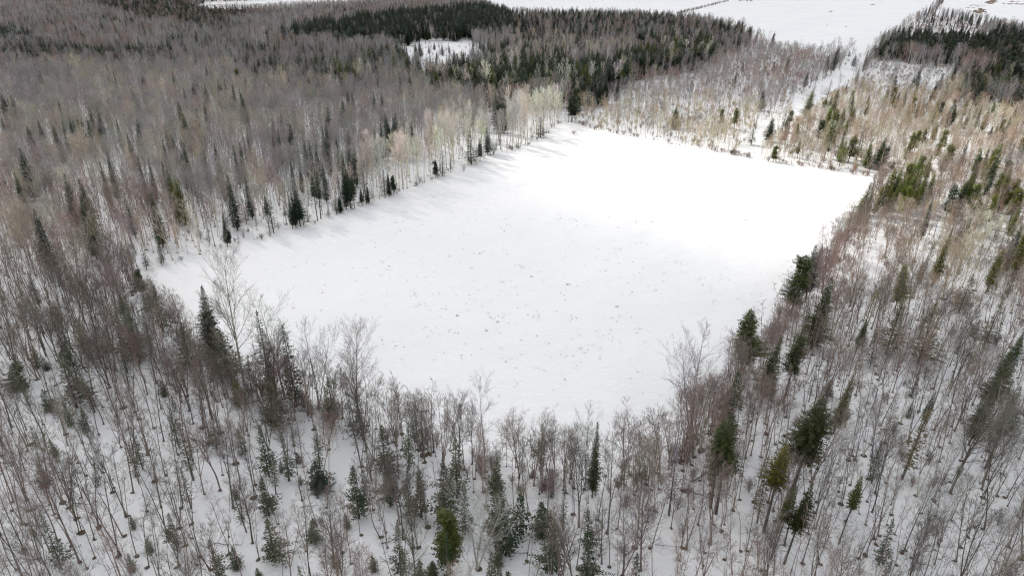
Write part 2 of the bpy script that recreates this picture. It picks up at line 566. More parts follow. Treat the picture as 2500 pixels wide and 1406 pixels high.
l.new(ramp(n, l, tot, [(0.0, 0.33), (1.0, 1.0)]), tr.inputs['Color'])
l.new(tr.outputs[0], out.inputs['Surface'])
o = bpy.data.objects.new("cloud", cloud_sheet().mesh("cloud", [m_cloud], True))
C.objects.link(o)
o["kind"] = "structure"

def flat_patch(name, polys, m, label, dz=.12):
    mb = MB()
    for poly in polys:
        mb.face([(x, y, float(terrain(x, y)) + dz) for x, y in poly])
    ob = bpy.data.objects.new(name, mb.mesh(name, [m]))
    C.objects.link(ob)
    ob["kind"] = "structure"
    ob["label"] = label
def blotch(u, v, ru, rv, k=14):
    pts = []
    for i in range(k):
        a = 6.283 * i / k
        f = rng.uniform(.45, 1.1)
        pts.append(ground(u + ru * f * math.cos(a), max(1, v + rv * f * math.sin(a))))
    return pts
soil = []
for _ in range(46):     # two smears of ploughed earth melting out
    t = rng.random()
    soil.append(blotch(2386 + 42 * t + rng.gauss(0, 5), 33 - 32 * t + rng.gauss(0, 1.2), rng.uniform(6, 15), rng.uniform(1.2, 3)))
for _ in range(60):
    soil.append(blotch(rng.uniform(2450, 2530), rng.gauss(11, 3.5), rng.uniform(6, 16), rng.uniform(.9, 2.4)))
for _ in range(16):
    soil.append(blotch(rng.uniform(2362, 2400), rng.gauss(14, 3), rng.uniform(4, 9), rng.uniform(.5, 1.3)))
for u, v, ru in ((2130, 12, 7), (2028, 29, 6), (2088, 63, 4), (2020, 62, 5), (2065, 66, 3), (1970, 78, 4)):
    soil.append(blotch(u, v, ru, .9))
flat_patch("soil_ground", soil, m_soil, "brown ploughed earth showing through the snow of the far fields")
def strip(pts, wv):
    L = [ground(u, v - wv) for u, v in pts]
    Rr = [ground(u, v + wv) for u, v in pts]
    return [[L[i], L[i + 1], Rr[i + 1], Rr[i]] for i in range(len(pts) - 1)]
ck = strip([(505, 14), (530, 12), (560, 13.5), (600, 13), (640, 11), (700, 8.5), (760, 7), (830, 4.2), (900, 2.6), (960, 2)], .9)
ck += strip([(530, 15), (560, 18), (585, 19), (605, 17.5), (612, 14)], .7)
flat_patch("creek_water", ck, m_creek, "dark narrow creek winding through the snowy marsh at the top of the photo", .2)

# ------------------------------------------------------------------ where the woods stand (outlines given at ground level, in photo pixels)
FIELD = [(345, 668), (580, 598), (760, 548), (920, 492), (1050, 442), (1190, 388), (1290, 357), (1345, 320), (1375, 300), (1410, 302), (1440, 317), (1600, 347), (1750, 372), (1790, 378),
         (1810, 384), (1900, 397), (2000, 411), (2100, 427), (2148, 434), (2140, 470), (2105, 520), (2060, 590), (2010, 660), (1960, 730), (1905, 790), (1855, 860), (1790, 940), (1735, 1020),
         (1660, 1090), (1560, 1145), (1450, 1155), (1330, 1150), (1200, 1120), (1050, 1080), (900, 1030), (760, 985), (640, 955), (540, 915), (470, 850), (400, 760), (330, 700)]
TOPF = [(1190, 20), (1240, 44), (1420, 47), (1560, 50), (1700, 60), (1790, 80), (1845, 105), (1900, 125), (1990, 138), (2080, 150), (2115, 150), (2135, 128), (2180, 95), (2250, 45), (2290, 10), (2300, -60), (1150, -60), (1180, 5)]
TOPF2 = [(2322, -60), (2300, 12), (2275, 40), (2350, 52), (2440, 75), (2560, 95), (2700, 90), (2700, -60)]
RIVER = [(475, 22), (500, 8), (560, 5), (700, 0), (890, -4), (1000, -20), (1000, -4), (880, 14), (740, 22), (640, 29), (560, 32), (510, 28)]
CLEAR = [(958, 126), (975, 112), (1000, 116), (1020, 104), (1060, 108), (1085, 100), (1110, 106), (1135, 96), (1158, 104), (1152, 124), (1172, 138), (1215, 152), (1232, 160), (1180, 163), (1148, 172), (1108, 176), (1092, 196), (1060, 184), (1040, 200), (1022, 180), (990, 172), (996, 152), (968, 148)]
ROAD = [(1792, 378), (1828, 330), (1878, 285), (1958, 235), (2038, 180), (2083, 148), (2116, 150), (2106, 175), (2036, 222), (1970, 268), (1906, 310), (1855, 352), (1830, 386)]
TRAIL = [(2085, 610), (2110, 600), (2130, 650), (2120, 720), (2100, 760), (2080, 750), (2100, 700), (2100, 650)]
GLADE = [(2050, 150), (2140, 150), (2240, 175), (2330, 165), (2330, 205), (2260, 250), (2190, 245), (2120, 215), (2060, 190)]

def inpoly(u, v, poly):
    r = np.zeros(u.shape, bool)
    k = len(poly)
    for i in range(k):
        x0, y0 = poly[i]
        x1, y1 = poly[(i + 1) % k]
        if y0 == y1:
            continue
        c = ((y0 > v) != (y1 > v)) & (u < (x1 - x0) * (v - y0) / (y1 - y0) + x0)
        r ^= c
    return r

DARK = (.135, .116, .100); MIDB = (.235, .196, .166); DMAU = (.235, .185, .164); RTAN = (.46, .385, .275); RRED = (.365, .262, .205); GREY = (.315, .300, .288); TAN = (.44, .39, .315); RED = (.31, .232, .203); PALE = (.68, .645, .56); MAUVE = (.315, .285, .278)
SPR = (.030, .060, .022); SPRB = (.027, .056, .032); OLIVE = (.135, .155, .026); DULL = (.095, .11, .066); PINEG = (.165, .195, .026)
# zone: outline, trees per m2, mix {kind: weight}, mean height per kind override, bare tints, conifer tints
ALL = [(-9999, -9999), (9999, -9999), (9999, 9999), (-9999, 9999)]
ZONES = [
    ("none", FIELD, 0, {}, {}, [], []), ("none", TOPF, 0, {}, {}, [], []), ("none", TOPF2, 0, {}, {}, [], []), ("none", RIVER, 0, {}, {}, [], []),
    ("clearing", CLEAR, .011, {"shrub": 5, "sparse": 3, "birch": 1}, {"sparse": 7}, [MAUVE, RED], [SPR, DULL]),
    ("none", ROAD, 0, {}, {}, [], []), ("trail", TRAIL, .01, {"shrub": 1}, {}, [RED], []),
    ("glade", GLADE, .05, {"bare": 5, "shrub": 4, "birch": 1}, {"bare": 7}, [MAUVE, GREY, RED], [SPRB]),
    # conifer blocks
    ("dark1", [(880, 62), (1000, 45), (1130, 30), (1190, 25), (1250, 50), (1250, 92), (1200, 100), (1150, 102), (1060, 102), (960, 118), (900, 128), (840, 125), (800, 112), (690, 120), (690, 95), (800, 80)], .055, {"spruce": 14, "pine": 1, "bare": 5}, {"spruce": 18}, [GREY, MAUVE], [SPRB, SPRB, SPR]),
    ("dark2", [(1025, 222), (1060, 205), (1100, 195), (1180, 185), (1250, 172), (1330, 185), (1420, 190), (1500, 165), (1580, 150), (1640, 130), (1700, 118), (1750, 120), (1765, 140), (1690, 175), (1560, 190), (1490, 235), (1420, 262), (1370, 275), (1330, 262), (1200, 280), (1120, 262), (1050, 248)], .06, {"spruce": 12, "pine": 2, "bare": 4, "aspen": 1}, {"spruce": 15}, [GREY, PALE], [SPRB, SPR, SPR, OLIVE]),
    ("mix1", [(1250, 50), (1420, 50), (1560, 55), (1700, 62), (1790, 84), (1850, 108), (1810, 130), (1765, 122), (1640, 132), (1500, 118), (1400, 120), (1250, 110)], .07, {"spruce": 7, "bare": 8, "birch": 2, "aspen": 2}, {"spruce": 16, "bare": 13}, [MAUVE, RED, GREY], [SPRB, SPRB, SPR]),
    ("mix2", [(1250, 100), (1400, 118), (1640, 132), (1580, 150), (1480, 172), (1330, 185), (1250, 172), (1200, 150)], .065, {"aspen": 4, "bare": 7, "spruce": 3, "birch": 2}, {"aspen": 15, "bare": 11}, [GREY, TAN, MAUVE], [SPRB, SPR]),
    ("band1", [(-400, 150), (0, 150), (120, 152), (300, 148), (430, 150), (520, 152), (420, 165), (300, 172), (0, 185), (-400, 190)], .085, {"spruce": 8, "bare": 5}, {"spruce": 13}, [MAUVE, GREY], [SPRB, SPR]),
    ("band2", [(-400, 80), (0, 85), (110, 98), (90, 125), (0, 130), (-400, 135)], .08, {"spruce": 7, "bare": 6}, {}, [GREY], [SPRB, SPR]),
    ("band3", [(215, -40), (500, -40), (500, 55), (560, 75), (460, 80), (330, 62), (240, 30)], .05, {"spruce": 6, "pine": 3, "bare": 5}, {"spruce": 15}, [RED, MAUVE], [SPR, DULL, SPRB]),
    ("band4", [(480, 30), (560, 36), (640, 36), (600, 60), (480, 70)], .07, {"spruce": 5, "pine": 6, "bare": 2}, {"spruce": 10}, [RED], [SPR, DULL]),
    ("band5", [(430, 80), (590, 72), (620, 88), (480, 100)], .08, {"spruce": 6, "bare": 5}, {"spruce": 13}, [GREY], [SPRB]),
    ("mix3", [(640, 175), (720, 168), (820, 165), (960, 150), (1010, 175), (1000, 205), (900, 232), (800, 245), (700, 225), (640, 215)], .085, {"spruce": 7, "bare": 8}, {"spruce": 13}, [GREY, MAUVE], [SPR, SPRB, OLIVE]),
    ("darkR", [(2120, 150), (2160, 118), (2215, 95), (2290, 100), (2350, 90), (2400, 98), (2470, 95), (2600, 110), (2700, 200), (2500, 215), (2440, 205), (2400, 180), (2340, 158), (2290, 165), (2220, 155)], .055, {"pine": 7, "spruce": 9, "bare": 4, "birch": 1.5, "shrub": 2}, {"spruce": 13, "pine": 11, "bare": 8}, [MAUVE, GREY], [SPRB, SPR, DULL]),
    ("darkR2", [(2340, 200), (2420, 195), (2600, 200), (2700, 300), (2520, 290), (2440, 265), (2340, 250)], .055, {"pine": 6, "spruce": 6, "birch": 2.5, "bare": 4}, {"spruce": 12, "bare": 8}, [MAUVE, RED, TAN], [SPR, DULL, OLIVE]),
    ("hedgeR", [(2225, 55), (2295, 0), (2325, -10), (2330, 10), (2290, 40), (2420, 78), (2380, 100), (2300, 98), (2180, 110)], .06, {"shrub": 8, "bare": 5, "spruce": 1}, {"bare": 7, "spruce": 9}, [RED, MAUVE], [SPRB]),
    # aspens along the field's left edge
    ("aspens", [(875, 500), (872, 462), (900, 435), (960, 400), (1040, 368), (1120, 335), (1240, 305), (1330, 268), (1390, 280), (1375, 300), (1345, 320), (1290, 357), (1190, 388), (1050, 442), (920, 492)], .085, {"aspen": 8, "slim": 6, "bare": 3, "sparse": .5, "shrub": .5}, {"aspen": 16.5, "bare": 12, "slim": 13}, [PALE, TAN, PALE, GREY], [SPR]),
    ("edge_left", [(345, 668), (300, 640), (520, 560), (700, 500), (860, 440), (870, 505), (760, 548), (580, 598)], .13, {"slim": 10, "bare": 7, "young": .6, "sparse": .8, "shrub": 1}, {"bare": 12.5, "slim": 12}, [TAN, GREY, TAN, RED], [SPR, DULL]),
    # the wood beyond the field
    ("beyond_hi", [(1380, 215), (1490, 235), (1560, 195), (1690, 178), (1765, 140), (1830, 110), (1900, 125), (2080, 150), (2040, 180), (1960, 235), (1880, 285), (1700, 265), (1520, 262)], .15, {"slim": 9, "bare": 5, "shrub": 3, "birch": 1}, {"bare": 8.5, "slim": 8.5}, [MAUVE, GREY, MAUVE, RED], [SPR]),
    ("beyond_lo", [(1370, 290), (1400, 262), (1520, 262), (1700, 265), (1880, 285), (1830, 330), (1795, 378), (1750, 372), (1600, 347), (1440, 317), (1400, 300)], .16, {"slim": 10, "bare": 4, "shrub": 5, "birch": 1}, {"bare": 9, "slim": 9}, [RTAN, GREY, RTAN, RRED], [SPR]),
    ("right_hi", [(1900, 300), (1960, 262), (2060, 195), (2120, 215), (2190, 250), (2340, 205), (2340, 260), (2520, 300), (2750, 320), (2750, 400), (2300, 420), (2150, 436), (1820, 386), (1850, 345)], .165, {"slim": 8, "bare": 5, "birch": 2, "shrub": 3, "spruce": .45, "pine": .45, "sparse": .5}, {"bare": 9, "slim": 8.5, "spruce": 10, "pine": 9}, [RTAN, TAN, RRED, RTAN, PALE], [SPR, OLIVE, PINEG]),
    ("right_mid", [(2150, 434), (2300, 420), (2750, 400), (2750, 760), (2300, 800), (1985, 740), (2060, 590), (2105, 520)], .14, {"slim": 7, "bare": 4, "birch": 3.2, "shrub": 3, "pine": .35, "sparse": .6}, {"bare": 10.5, "slim": 10}, [RRED, DMAU, RTAN, RRED, MAUVE], [OLIVE, PINEG, SPR]),
    ("right_low", [(1985, 740), (2300, 800), (2750, 760), (2800, 1500), (2450, 1900), (1500, 1900), (1500, 1150), (1560, 1145), (1660, 1090), (1790, 940), (1905, 790)], .19, {"slim": 13, "bare": 4, "broad": .5, "birch": .8, "shrub": 1.5, "sparse": .55, "young": .7}, {"bare": 12, "slim": 11.3, "broad": 11}, [DMAU, MIDB, MIDB, DARK, GREY, MIDB], [DULL]),
    # near left
    ("thicket", [(150, 830), (330, 720), (470, 850), (560, 925), (700, 975), (760, 1040), (640, 1080), (400, 1000), (200, 960), (0, 900), (0, 850)], .15, {"bare": 10, "broad": 1.6, "sparse": 3.2, "young": 1.2}, {"bare": 12.5, "broad": 11, "sparse": 9}, [DARK, MIDB, DARK, DMAU], [DULL, DULL, SPR]),
    ("near_mid", [(640, 1080), (760, 985), (900, 1030), (1200, 1120), (1500, 1150), (1500, 1900), (500, 1900), (560, 1250)], .14, {"slim": 8, "bare": 3.5, "broad": 1.3, "sparse": 2.0, "young": 2.2}, {"bare": 11.5, "slim": 11, "broad": 10}, [DARK, MIDB, DARK, DMAU], [DULL, DULL, SPR]),
    ("near_left", [(-900, 700), (0, 700), (330, 700), (400, 1000), (640, 1080), (560, 1250), (500, 1900), (-900, 1900)], .145, {"slim": 11, "bare": 6, "broad": .8, "sparse": .8, "young": 1.4}, {"bare": 13.3, "slim": 12.6, "broad": 11.5}, [DARK, MIDB, DARK], [DULL]),
    ("left_low", [(-900, 480), (300, 520), (520, 560), (300, 640), (345, 668), (330, 705), (0, 705), (-900, 705)], .14, {"slim": 9, "bare": 8, "broad": .4, "sparse": .6, "shrub": .5}, {"bare": 12.8, "slim": 12.3}, [MIDB, GREY, TAN, RED, MIDB], [DULL]),
    ("left_mid", [(-900, 190), (640, 190), (1000, 205), (1050, 250), (1240, 290), (1120, 300), (960, 360), (860, 440), (520, 560), (-900, 480)], .14, {"slim": 10, "bare": 9, "aspen": .7, "spruce": .5, "sparse": .25}, {"bare": 13, "slim": 12.5, "aspen": 16, "spruce": 14}, [GREY, MAUVE, TAN, GREY], [SPR, SPRB]),
    ("left_top", ALL, .085, {"slim": 6, "bare": 8, "aspen": 1.3, "spruce": 6.0}, {"bare": 14, "aspen": 15, "spruce": 14}, [GREY, MAUVE, GREY, RED], [SPRB, SPR]),
]
IS_CON = {"spruce", "highcrown", "pine", "sparse", "young"}
ZNAME = [z[0] for z in ZONES]
def zone_of(u, v):
    z = np.full(u.shape, -1)
    for i, zz in enumerate(ZONES):
        z[(z < 0) & inpoly(u, v, zz[1])] = i
    return z

trees = []      # kind, x, y, height, lean_x, lean_y, width factor, tint, zone name, special
def jit(c, s=.16):
    k = math.exp(rng.gauss(0, s))
    return tuple(max(.004, ch * k * math.exp(rng.gauss(0, .05))) for ch in c)

# --- trees singled out by eye: (tip u, tip v, height, kind, variant, width, tint, label)
M = []
def m_(u, v, H, kind="spruce", var=0, wd=1.0, tint=SPR, label=None):
    M.append((u, v, H, kind, var, wd, tint, label))
# left wood
for (u, v, H, wd, lab) in [
    (48, 362, 17, 1.3, "broad dark spruce above the bare crowns near the photo's left border, upper of that pair"), (35, 422, 15, .7, None), (151, 428, 17, 1.25, "tall pointed dark spruce rising from the bare left wood, full foliage on its left flank"),
    (193, 441, 17, 1.1, "spruce half hidden behind a pale bare crown, just above a darker spruce"), (199, 490, 16, 1.15, "dark spruce in the left wood directly below a half hidden one"), (84, 514, 16, 1.1, "dark leaning spruce standing lowest and leftmost in the left wood"),
    (260, 372, 16, .8, None), (245, 396, 15, .8, None), (336, 381, 16, .6, None), (361, 388, 14, .6, None), (305, 472, 13, .8, "small spruce tip poking alone out of brown bare crowns"), (370, 474, 15, 1.0, "lone slim dark spruce above tan bare trees left of the field"),
    (445, 346, 17, .9, None), (437, 358, 15, .8, None), (495, 363, 15, .9, None), (523, 346, 16, .7, None), (533, 395, 14, .5, None), (570, 352, 15, .9, None), (584, 347, 15, .8, None), (395, 336, 15, .7, None), (392, 385, 12, .6, None),
    (557, 429, 16, 1.0, "narrow spruce with pale bare twigs across its lower half"), (600, 431, 13, .8, None), (277, 178, 16, .8, "lone slim spruce in the grey wood, left of a stout twin"), (345, 185, 16, 1.2, "stout two-topped lone spruce in the middle of the grey left wood"),
    (141, 240, 15, .8, None), (218, 262, 16, 1.0, None), (238, 268, 14, 1.0, None), (5, 232, 17, 1.3, "big dark spruce cut by the photo's left border"), (33, 243, 13, .9, None), (92, 295, 15, .9, None), (65, 310, 15, 1.1, None), (72, 320, 14, .9, None),
    (129, 307, 15, 1.0, None), (152, 298, 14, .8, None), (169, 297, 13, .8, None), (178, 294, 14, .8, None), (186, 282, 14, .6, None), (198, 292, 15, .7, None), (211, 287, 15, .8, None), (239, 300, 13, .8, None), (283, 290, 13, .7, None), (329, 284, 16, .9, None),
    (311, 324, 15, .8, None), (2, 292, 15, 1.0, None), (468, 205, 16, 1.1, None), (530, 196, 16, 1.1, None), (548, 193, 15, .9, None), (566, 204, 14, .8, None), (586, 214, 15, .9, None), (448, 216, 13, .8, None), (474, 195, 13, .7, None), (499, 250, 14, .8, None), (539, 205, 14, .9, None),
    (515, 152, 13, .8, None), (629, 146, 14, .8, None), (619, 153, 15, .9, None), (624, 161, 14, .8, None), (553, 262, 14, .5, None), (440, 333, 14, .8, None), (520, 346, 13, .7, None), (600, 315, 13, .5, None), (592, 316, 14, .5, None), (682, 272, 14, .8, "lone small dark spruce low in the grey wood above the aspens"),
    (677, 315, 15, .7, None), (663, 330, 14, .7, None), (785, 305, 14, .8, None), (793, 308, 15, .8, None), (847, 318, 15, .8, None), (820, 330, 14, .7, None), (941, 300, 13, .8, None), (913, 312, 12, .8, None), (970, 292, 14, .8, None), (985, 300, 13, .7, None), (1012, 305, 12, .8, None),
    (847, 220, 15, .9, None), (859, 228, 12, .8, None), (910, 222, 15, .9, None), (931, 225, 14, .8, None), (1000, 172, 18, 1.1, "tall spire spruce standing alone at the clearing's near left corner"), (975, 175, 15, .9, None), (1053, 178, 17, 1.1, None),
    (742, 343, 14, .9, None), (752, 342, 15, 1.0, None), (770, 351, 14, .8, None), (709, 389, 13, .7, None), (728, 383, 13, .6, None), (797, 345, 13, .8, None), (835, 368, 14, .8, None), (862, 358, 14, 1.0, None), (850, 366, 13, .8, None), (787, 398, 13, .9, "slender spruce behind the field-edge spruces, clear of its neighbours"),
    (8, 20, 19, 1.2, "tallest dark spruce in the photo's upper left corner"), (43, 15, 15, 1, None), (105, 8, 14, .9, None), (133, 12, 16, .8, None), (140, 20, 17, .8, None), (230, 108, 14, 1, None), (235, 118, 13, 1, None), (115, 95, 15, 1, None), (165, 118, 15, .8, None), (280, 68, 14, .8, None), (485, 60, 15, 1.1, None)]:
    m_(u, v, H, "spruce", rng.choice((0, 1, 2, 3 if wd > 1.15 else 0)), wd, rng.choice((SPR, SPRB)), lab)
m_(425, 427, 15, "spruce", 3, 1.0, OLIVE, "olive green twin-topped conifer rising from the bare left wood")
m_(415, 436, 13, "spruce", 0, .9, OLIVE)
m_(575, 165, 13, "pine", 0, 1, OLIVE); m_(498, 207, 16, "spruce", 1, 1.1, OLIVE, "yellowish green conifer between darker ones in the grey left wood")
# along the field's left edge
for (u, v, H, k, va, wd, lab) in [
    (541, 522, 11.5, "spruce", 2, 1.1, "slim ragged spruce at the field's left edge with a low bushy one at its foot"), (556, 566, 6.5, "pine", 0, 1.3, "low bushy pine at the foot of a slim spruce on the field's left edge"),
    (645, 479, 12.5, "highcrown", 2, .9, "slim spruce with bare lower stem in the field's left edge row"), (652, 462, 14, "sparse", 0, .9, None), (702, 468, 13, "spruce", 2, .8, None), (711, 468, 13.5, "spruce", 0, 1.0, None),
    (722, 466, 14.5, "spruce", 4, 1.5, "largest full-skirted spruce of the clump at the field's left edge"), (735, 500, 11, "sparse", 1, 1.2, None),
    (770, 420, 14, "highcrown", 0, .9, None), (762, 428, 13, "highcrown", 2, .8, None), (836, 413, 14.5, "spruce", 0, .9, None), (847, 415, 14, "spruce", 4, 1.1, "tall olive tinged spruce in the tight group on the field's left edge"), (858, 428, 12, "highcrown", 1, .9, None),
    (888, 423, 13.5, "sparse", 1, 1.2, "ragged spruce with pale twigs across it beside the tight group at the field edge"), (880, 460, 9, "spruce", 0, 1.1, None), (895, 455, 10, "spruce", 1, 1.0, None), (935, 415, 12, "sparse", 0, 1.2, None),
    (958, 428, 9.5, "pine", 1, 1.35, "rounded blue-green pine standing out onto the snow at the field's left edge"), (945, 420, 10, "spruce", 1, .9, None), (1062, 392, 7.5, "pine", 0, 1.0, "small dark pine at the foot of the pale aspens"), (1078, 369, 11, "sparse", 1, 1.2, None), (1099, 376, 8.5, "sparse", 0, 1.1, None),
    (1149, 320, 12, "sparse", 1, 1.3, None), (1171, 338, 10.5, "spruce", 4, 1.0, "dark spruce against the snow where the field's left edge nears its far corner"), (1190, 305, 11, "spruce", 0, .9, None), (1238, 340, 5.5, "sparse", 0, 1, None), (1215, 233, 15, "spruce", 1, 1, None), (1230, 240, 14, "spruce", 1, 1, None),
    (828, 480, 6.5, "spruce", 1, 1.3, None), (800, 500, 6, "sparse", 1, 1.2, None), (815, 470, 7, "sparse", 0, 1.2, None), (345, 600, 6, "sparse", 1, 1.2, None), (385, 600, 7, "sparse", 1, 1.2, None), (1320, 285, 9, "sparse", 1, 1.6, None), (1398, 232, 12, "pine", 1, 1.3, "dark broad pine at the field's far left corner beside the pale aspens"), (1478, 190, 13, "spruce", 1, 1.3, "olive lit spruce in front of the dark block beyond the field"), (1408, 215, 12, "pine", 0, 1.1, None)]:
    m_(u, v, H, k, va, wd, rng.choice((SPR, SPRB)) if k != "sparse" else rng.choice((SPR, DULL)), lab)
# far conifers round the clearing and across it
for (u, v, H, wd) in [(1024, 100, 9, 1), (1014, 105, 9, 1), (1047, 110, 6, .8), (1079, 105, 7, 1.1), (1060, 103, 5, 1), (1096, 110, 5, .8), (1066, 124, 4, .8), (1127, 128, 8, 1.2), (1154, 110, 11, 1.2), (1180, 108, 12, 1.2), (1203, 108, 11, 1.2), (997, 142, 7, 1.4), (1245, 114, 9, 1.3), (1168, 118, 9, 1.2), (985, 115, 10, 1.2), (967, 112, 9, 1.2), (975, 128, 11, 1.4),
                      (1283, 124, 11, 1.0), (1302, 123, 11, .9), (1312, 124, 10, .8), (1326, 108, 11, .9), (1340, 115, 11, .8), (1365, 118, 12, .9), (1376, 124, 10, .8), (1560, 103, 14, .8), (1550, 105, 14, .9)]:
    m_(u, v, H * 1.35, "spruce", rng.randrange(5), wd * 1.25, rng.choice((SPR, SPRB)))
# beyond the field and up the track
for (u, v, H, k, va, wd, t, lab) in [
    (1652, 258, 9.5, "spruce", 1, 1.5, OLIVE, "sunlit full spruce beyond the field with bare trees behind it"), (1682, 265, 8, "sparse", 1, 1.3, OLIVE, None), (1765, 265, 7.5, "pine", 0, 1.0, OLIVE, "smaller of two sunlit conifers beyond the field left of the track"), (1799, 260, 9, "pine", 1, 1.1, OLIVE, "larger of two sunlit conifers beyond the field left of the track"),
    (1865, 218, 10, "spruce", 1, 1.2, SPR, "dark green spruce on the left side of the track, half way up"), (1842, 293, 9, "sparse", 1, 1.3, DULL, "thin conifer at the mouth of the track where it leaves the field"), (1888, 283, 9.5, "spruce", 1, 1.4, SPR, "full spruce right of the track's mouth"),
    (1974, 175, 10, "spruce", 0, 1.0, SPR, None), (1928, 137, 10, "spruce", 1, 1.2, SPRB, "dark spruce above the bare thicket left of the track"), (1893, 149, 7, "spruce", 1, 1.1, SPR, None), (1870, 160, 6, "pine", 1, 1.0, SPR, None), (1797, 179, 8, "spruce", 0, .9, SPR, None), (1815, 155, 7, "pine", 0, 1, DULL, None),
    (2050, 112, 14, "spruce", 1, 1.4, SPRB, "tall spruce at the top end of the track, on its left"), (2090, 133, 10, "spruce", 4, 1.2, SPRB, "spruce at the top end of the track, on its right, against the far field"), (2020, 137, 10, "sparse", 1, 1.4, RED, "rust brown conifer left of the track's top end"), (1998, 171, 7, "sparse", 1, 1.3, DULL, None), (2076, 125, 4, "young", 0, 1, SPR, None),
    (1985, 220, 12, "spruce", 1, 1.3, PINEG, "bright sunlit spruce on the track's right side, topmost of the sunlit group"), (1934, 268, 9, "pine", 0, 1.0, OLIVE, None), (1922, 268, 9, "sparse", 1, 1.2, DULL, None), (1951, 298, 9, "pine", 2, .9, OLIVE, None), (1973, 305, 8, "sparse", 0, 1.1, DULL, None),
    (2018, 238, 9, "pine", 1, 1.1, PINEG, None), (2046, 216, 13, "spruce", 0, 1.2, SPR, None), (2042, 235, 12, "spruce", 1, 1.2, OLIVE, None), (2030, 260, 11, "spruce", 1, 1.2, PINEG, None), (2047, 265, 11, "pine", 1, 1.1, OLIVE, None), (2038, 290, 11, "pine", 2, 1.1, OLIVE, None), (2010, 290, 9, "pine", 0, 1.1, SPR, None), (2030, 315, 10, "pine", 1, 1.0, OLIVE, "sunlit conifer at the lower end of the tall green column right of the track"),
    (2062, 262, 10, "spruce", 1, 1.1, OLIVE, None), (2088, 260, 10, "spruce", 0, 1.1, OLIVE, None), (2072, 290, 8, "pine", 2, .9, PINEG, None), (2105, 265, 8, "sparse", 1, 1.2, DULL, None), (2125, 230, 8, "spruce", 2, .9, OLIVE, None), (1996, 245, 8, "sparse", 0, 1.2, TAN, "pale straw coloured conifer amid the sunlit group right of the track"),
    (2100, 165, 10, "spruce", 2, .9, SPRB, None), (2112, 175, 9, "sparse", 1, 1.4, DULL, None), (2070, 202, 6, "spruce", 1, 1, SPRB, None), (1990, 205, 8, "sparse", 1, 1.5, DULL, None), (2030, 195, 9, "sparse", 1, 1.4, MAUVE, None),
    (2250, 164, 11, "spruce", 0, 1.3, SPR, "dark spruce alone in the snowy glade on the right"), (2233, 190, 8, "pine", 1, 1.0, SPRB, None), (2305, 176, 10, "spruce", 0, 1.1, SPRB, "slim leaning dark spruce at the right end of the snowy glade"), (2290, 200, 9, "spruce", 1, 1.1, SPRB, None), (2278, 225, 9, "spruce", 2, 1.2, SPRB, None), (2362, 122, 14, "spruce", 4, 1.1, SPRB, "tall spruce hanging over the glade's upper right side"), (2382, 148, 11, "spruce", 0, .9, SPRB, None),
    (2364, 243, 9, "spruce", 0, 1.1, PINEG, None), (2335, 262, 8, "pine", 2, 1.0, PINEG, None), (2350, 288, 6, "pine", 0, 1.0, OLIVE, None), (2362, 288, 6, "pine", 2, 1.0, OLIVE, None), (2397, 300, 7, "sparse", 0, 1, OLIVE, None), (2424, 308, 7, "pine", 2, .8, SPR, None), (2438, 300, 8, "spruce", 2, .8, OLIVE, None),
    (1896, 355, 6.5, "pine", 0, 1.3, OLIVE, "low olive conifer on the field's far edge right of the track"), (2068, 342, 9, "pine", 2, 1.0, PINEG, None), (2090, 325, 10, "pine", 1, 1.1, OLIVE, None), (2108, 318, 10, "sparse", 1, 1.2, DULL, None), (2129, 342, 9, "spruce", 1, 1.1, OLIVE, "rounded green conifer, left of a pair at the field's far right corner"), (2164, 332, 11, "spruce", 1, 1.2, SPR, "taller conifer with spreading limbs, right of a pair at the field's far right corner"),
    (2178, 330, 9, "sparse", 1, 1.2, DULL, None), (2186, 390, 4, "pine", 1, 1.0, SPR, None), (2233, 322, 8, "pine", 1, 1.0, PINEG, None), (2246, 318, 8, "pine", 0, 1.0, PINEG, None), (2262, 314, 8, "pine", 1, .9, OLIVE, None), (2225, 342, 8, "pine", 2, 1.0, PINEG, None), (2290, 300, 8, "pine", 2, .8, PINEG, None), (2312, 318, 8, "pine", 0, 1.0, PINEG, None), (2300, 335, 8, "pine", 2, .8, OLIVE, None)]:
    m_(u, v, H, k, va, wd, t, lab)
# the lumpy yellow-green clump at the far end of the field's right side, and what leads down from it
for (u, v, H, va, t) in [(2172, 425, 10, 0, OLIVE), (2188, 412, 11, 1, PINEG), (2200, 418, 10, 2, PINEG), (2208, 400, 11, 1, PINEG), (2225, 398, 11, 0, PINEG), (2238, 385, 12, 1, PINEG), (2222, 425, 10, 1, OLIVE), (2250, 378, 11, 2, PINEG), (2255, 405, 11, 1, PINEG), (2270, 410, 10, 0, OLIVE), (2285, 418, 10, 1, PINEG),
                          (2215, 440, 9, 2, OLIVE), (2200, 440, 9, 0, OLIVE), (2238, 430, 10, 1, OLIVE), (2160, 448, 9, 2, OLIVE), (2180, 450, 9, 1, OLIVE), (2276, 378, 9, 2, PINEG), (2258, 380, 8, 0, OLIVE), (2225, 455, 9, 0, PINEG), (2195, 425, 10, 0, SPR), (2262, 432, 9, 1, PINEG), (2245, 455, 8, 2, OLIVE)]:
    m_(u, v, H, rng.choice(("pine", "spruce")), va, .78, t)
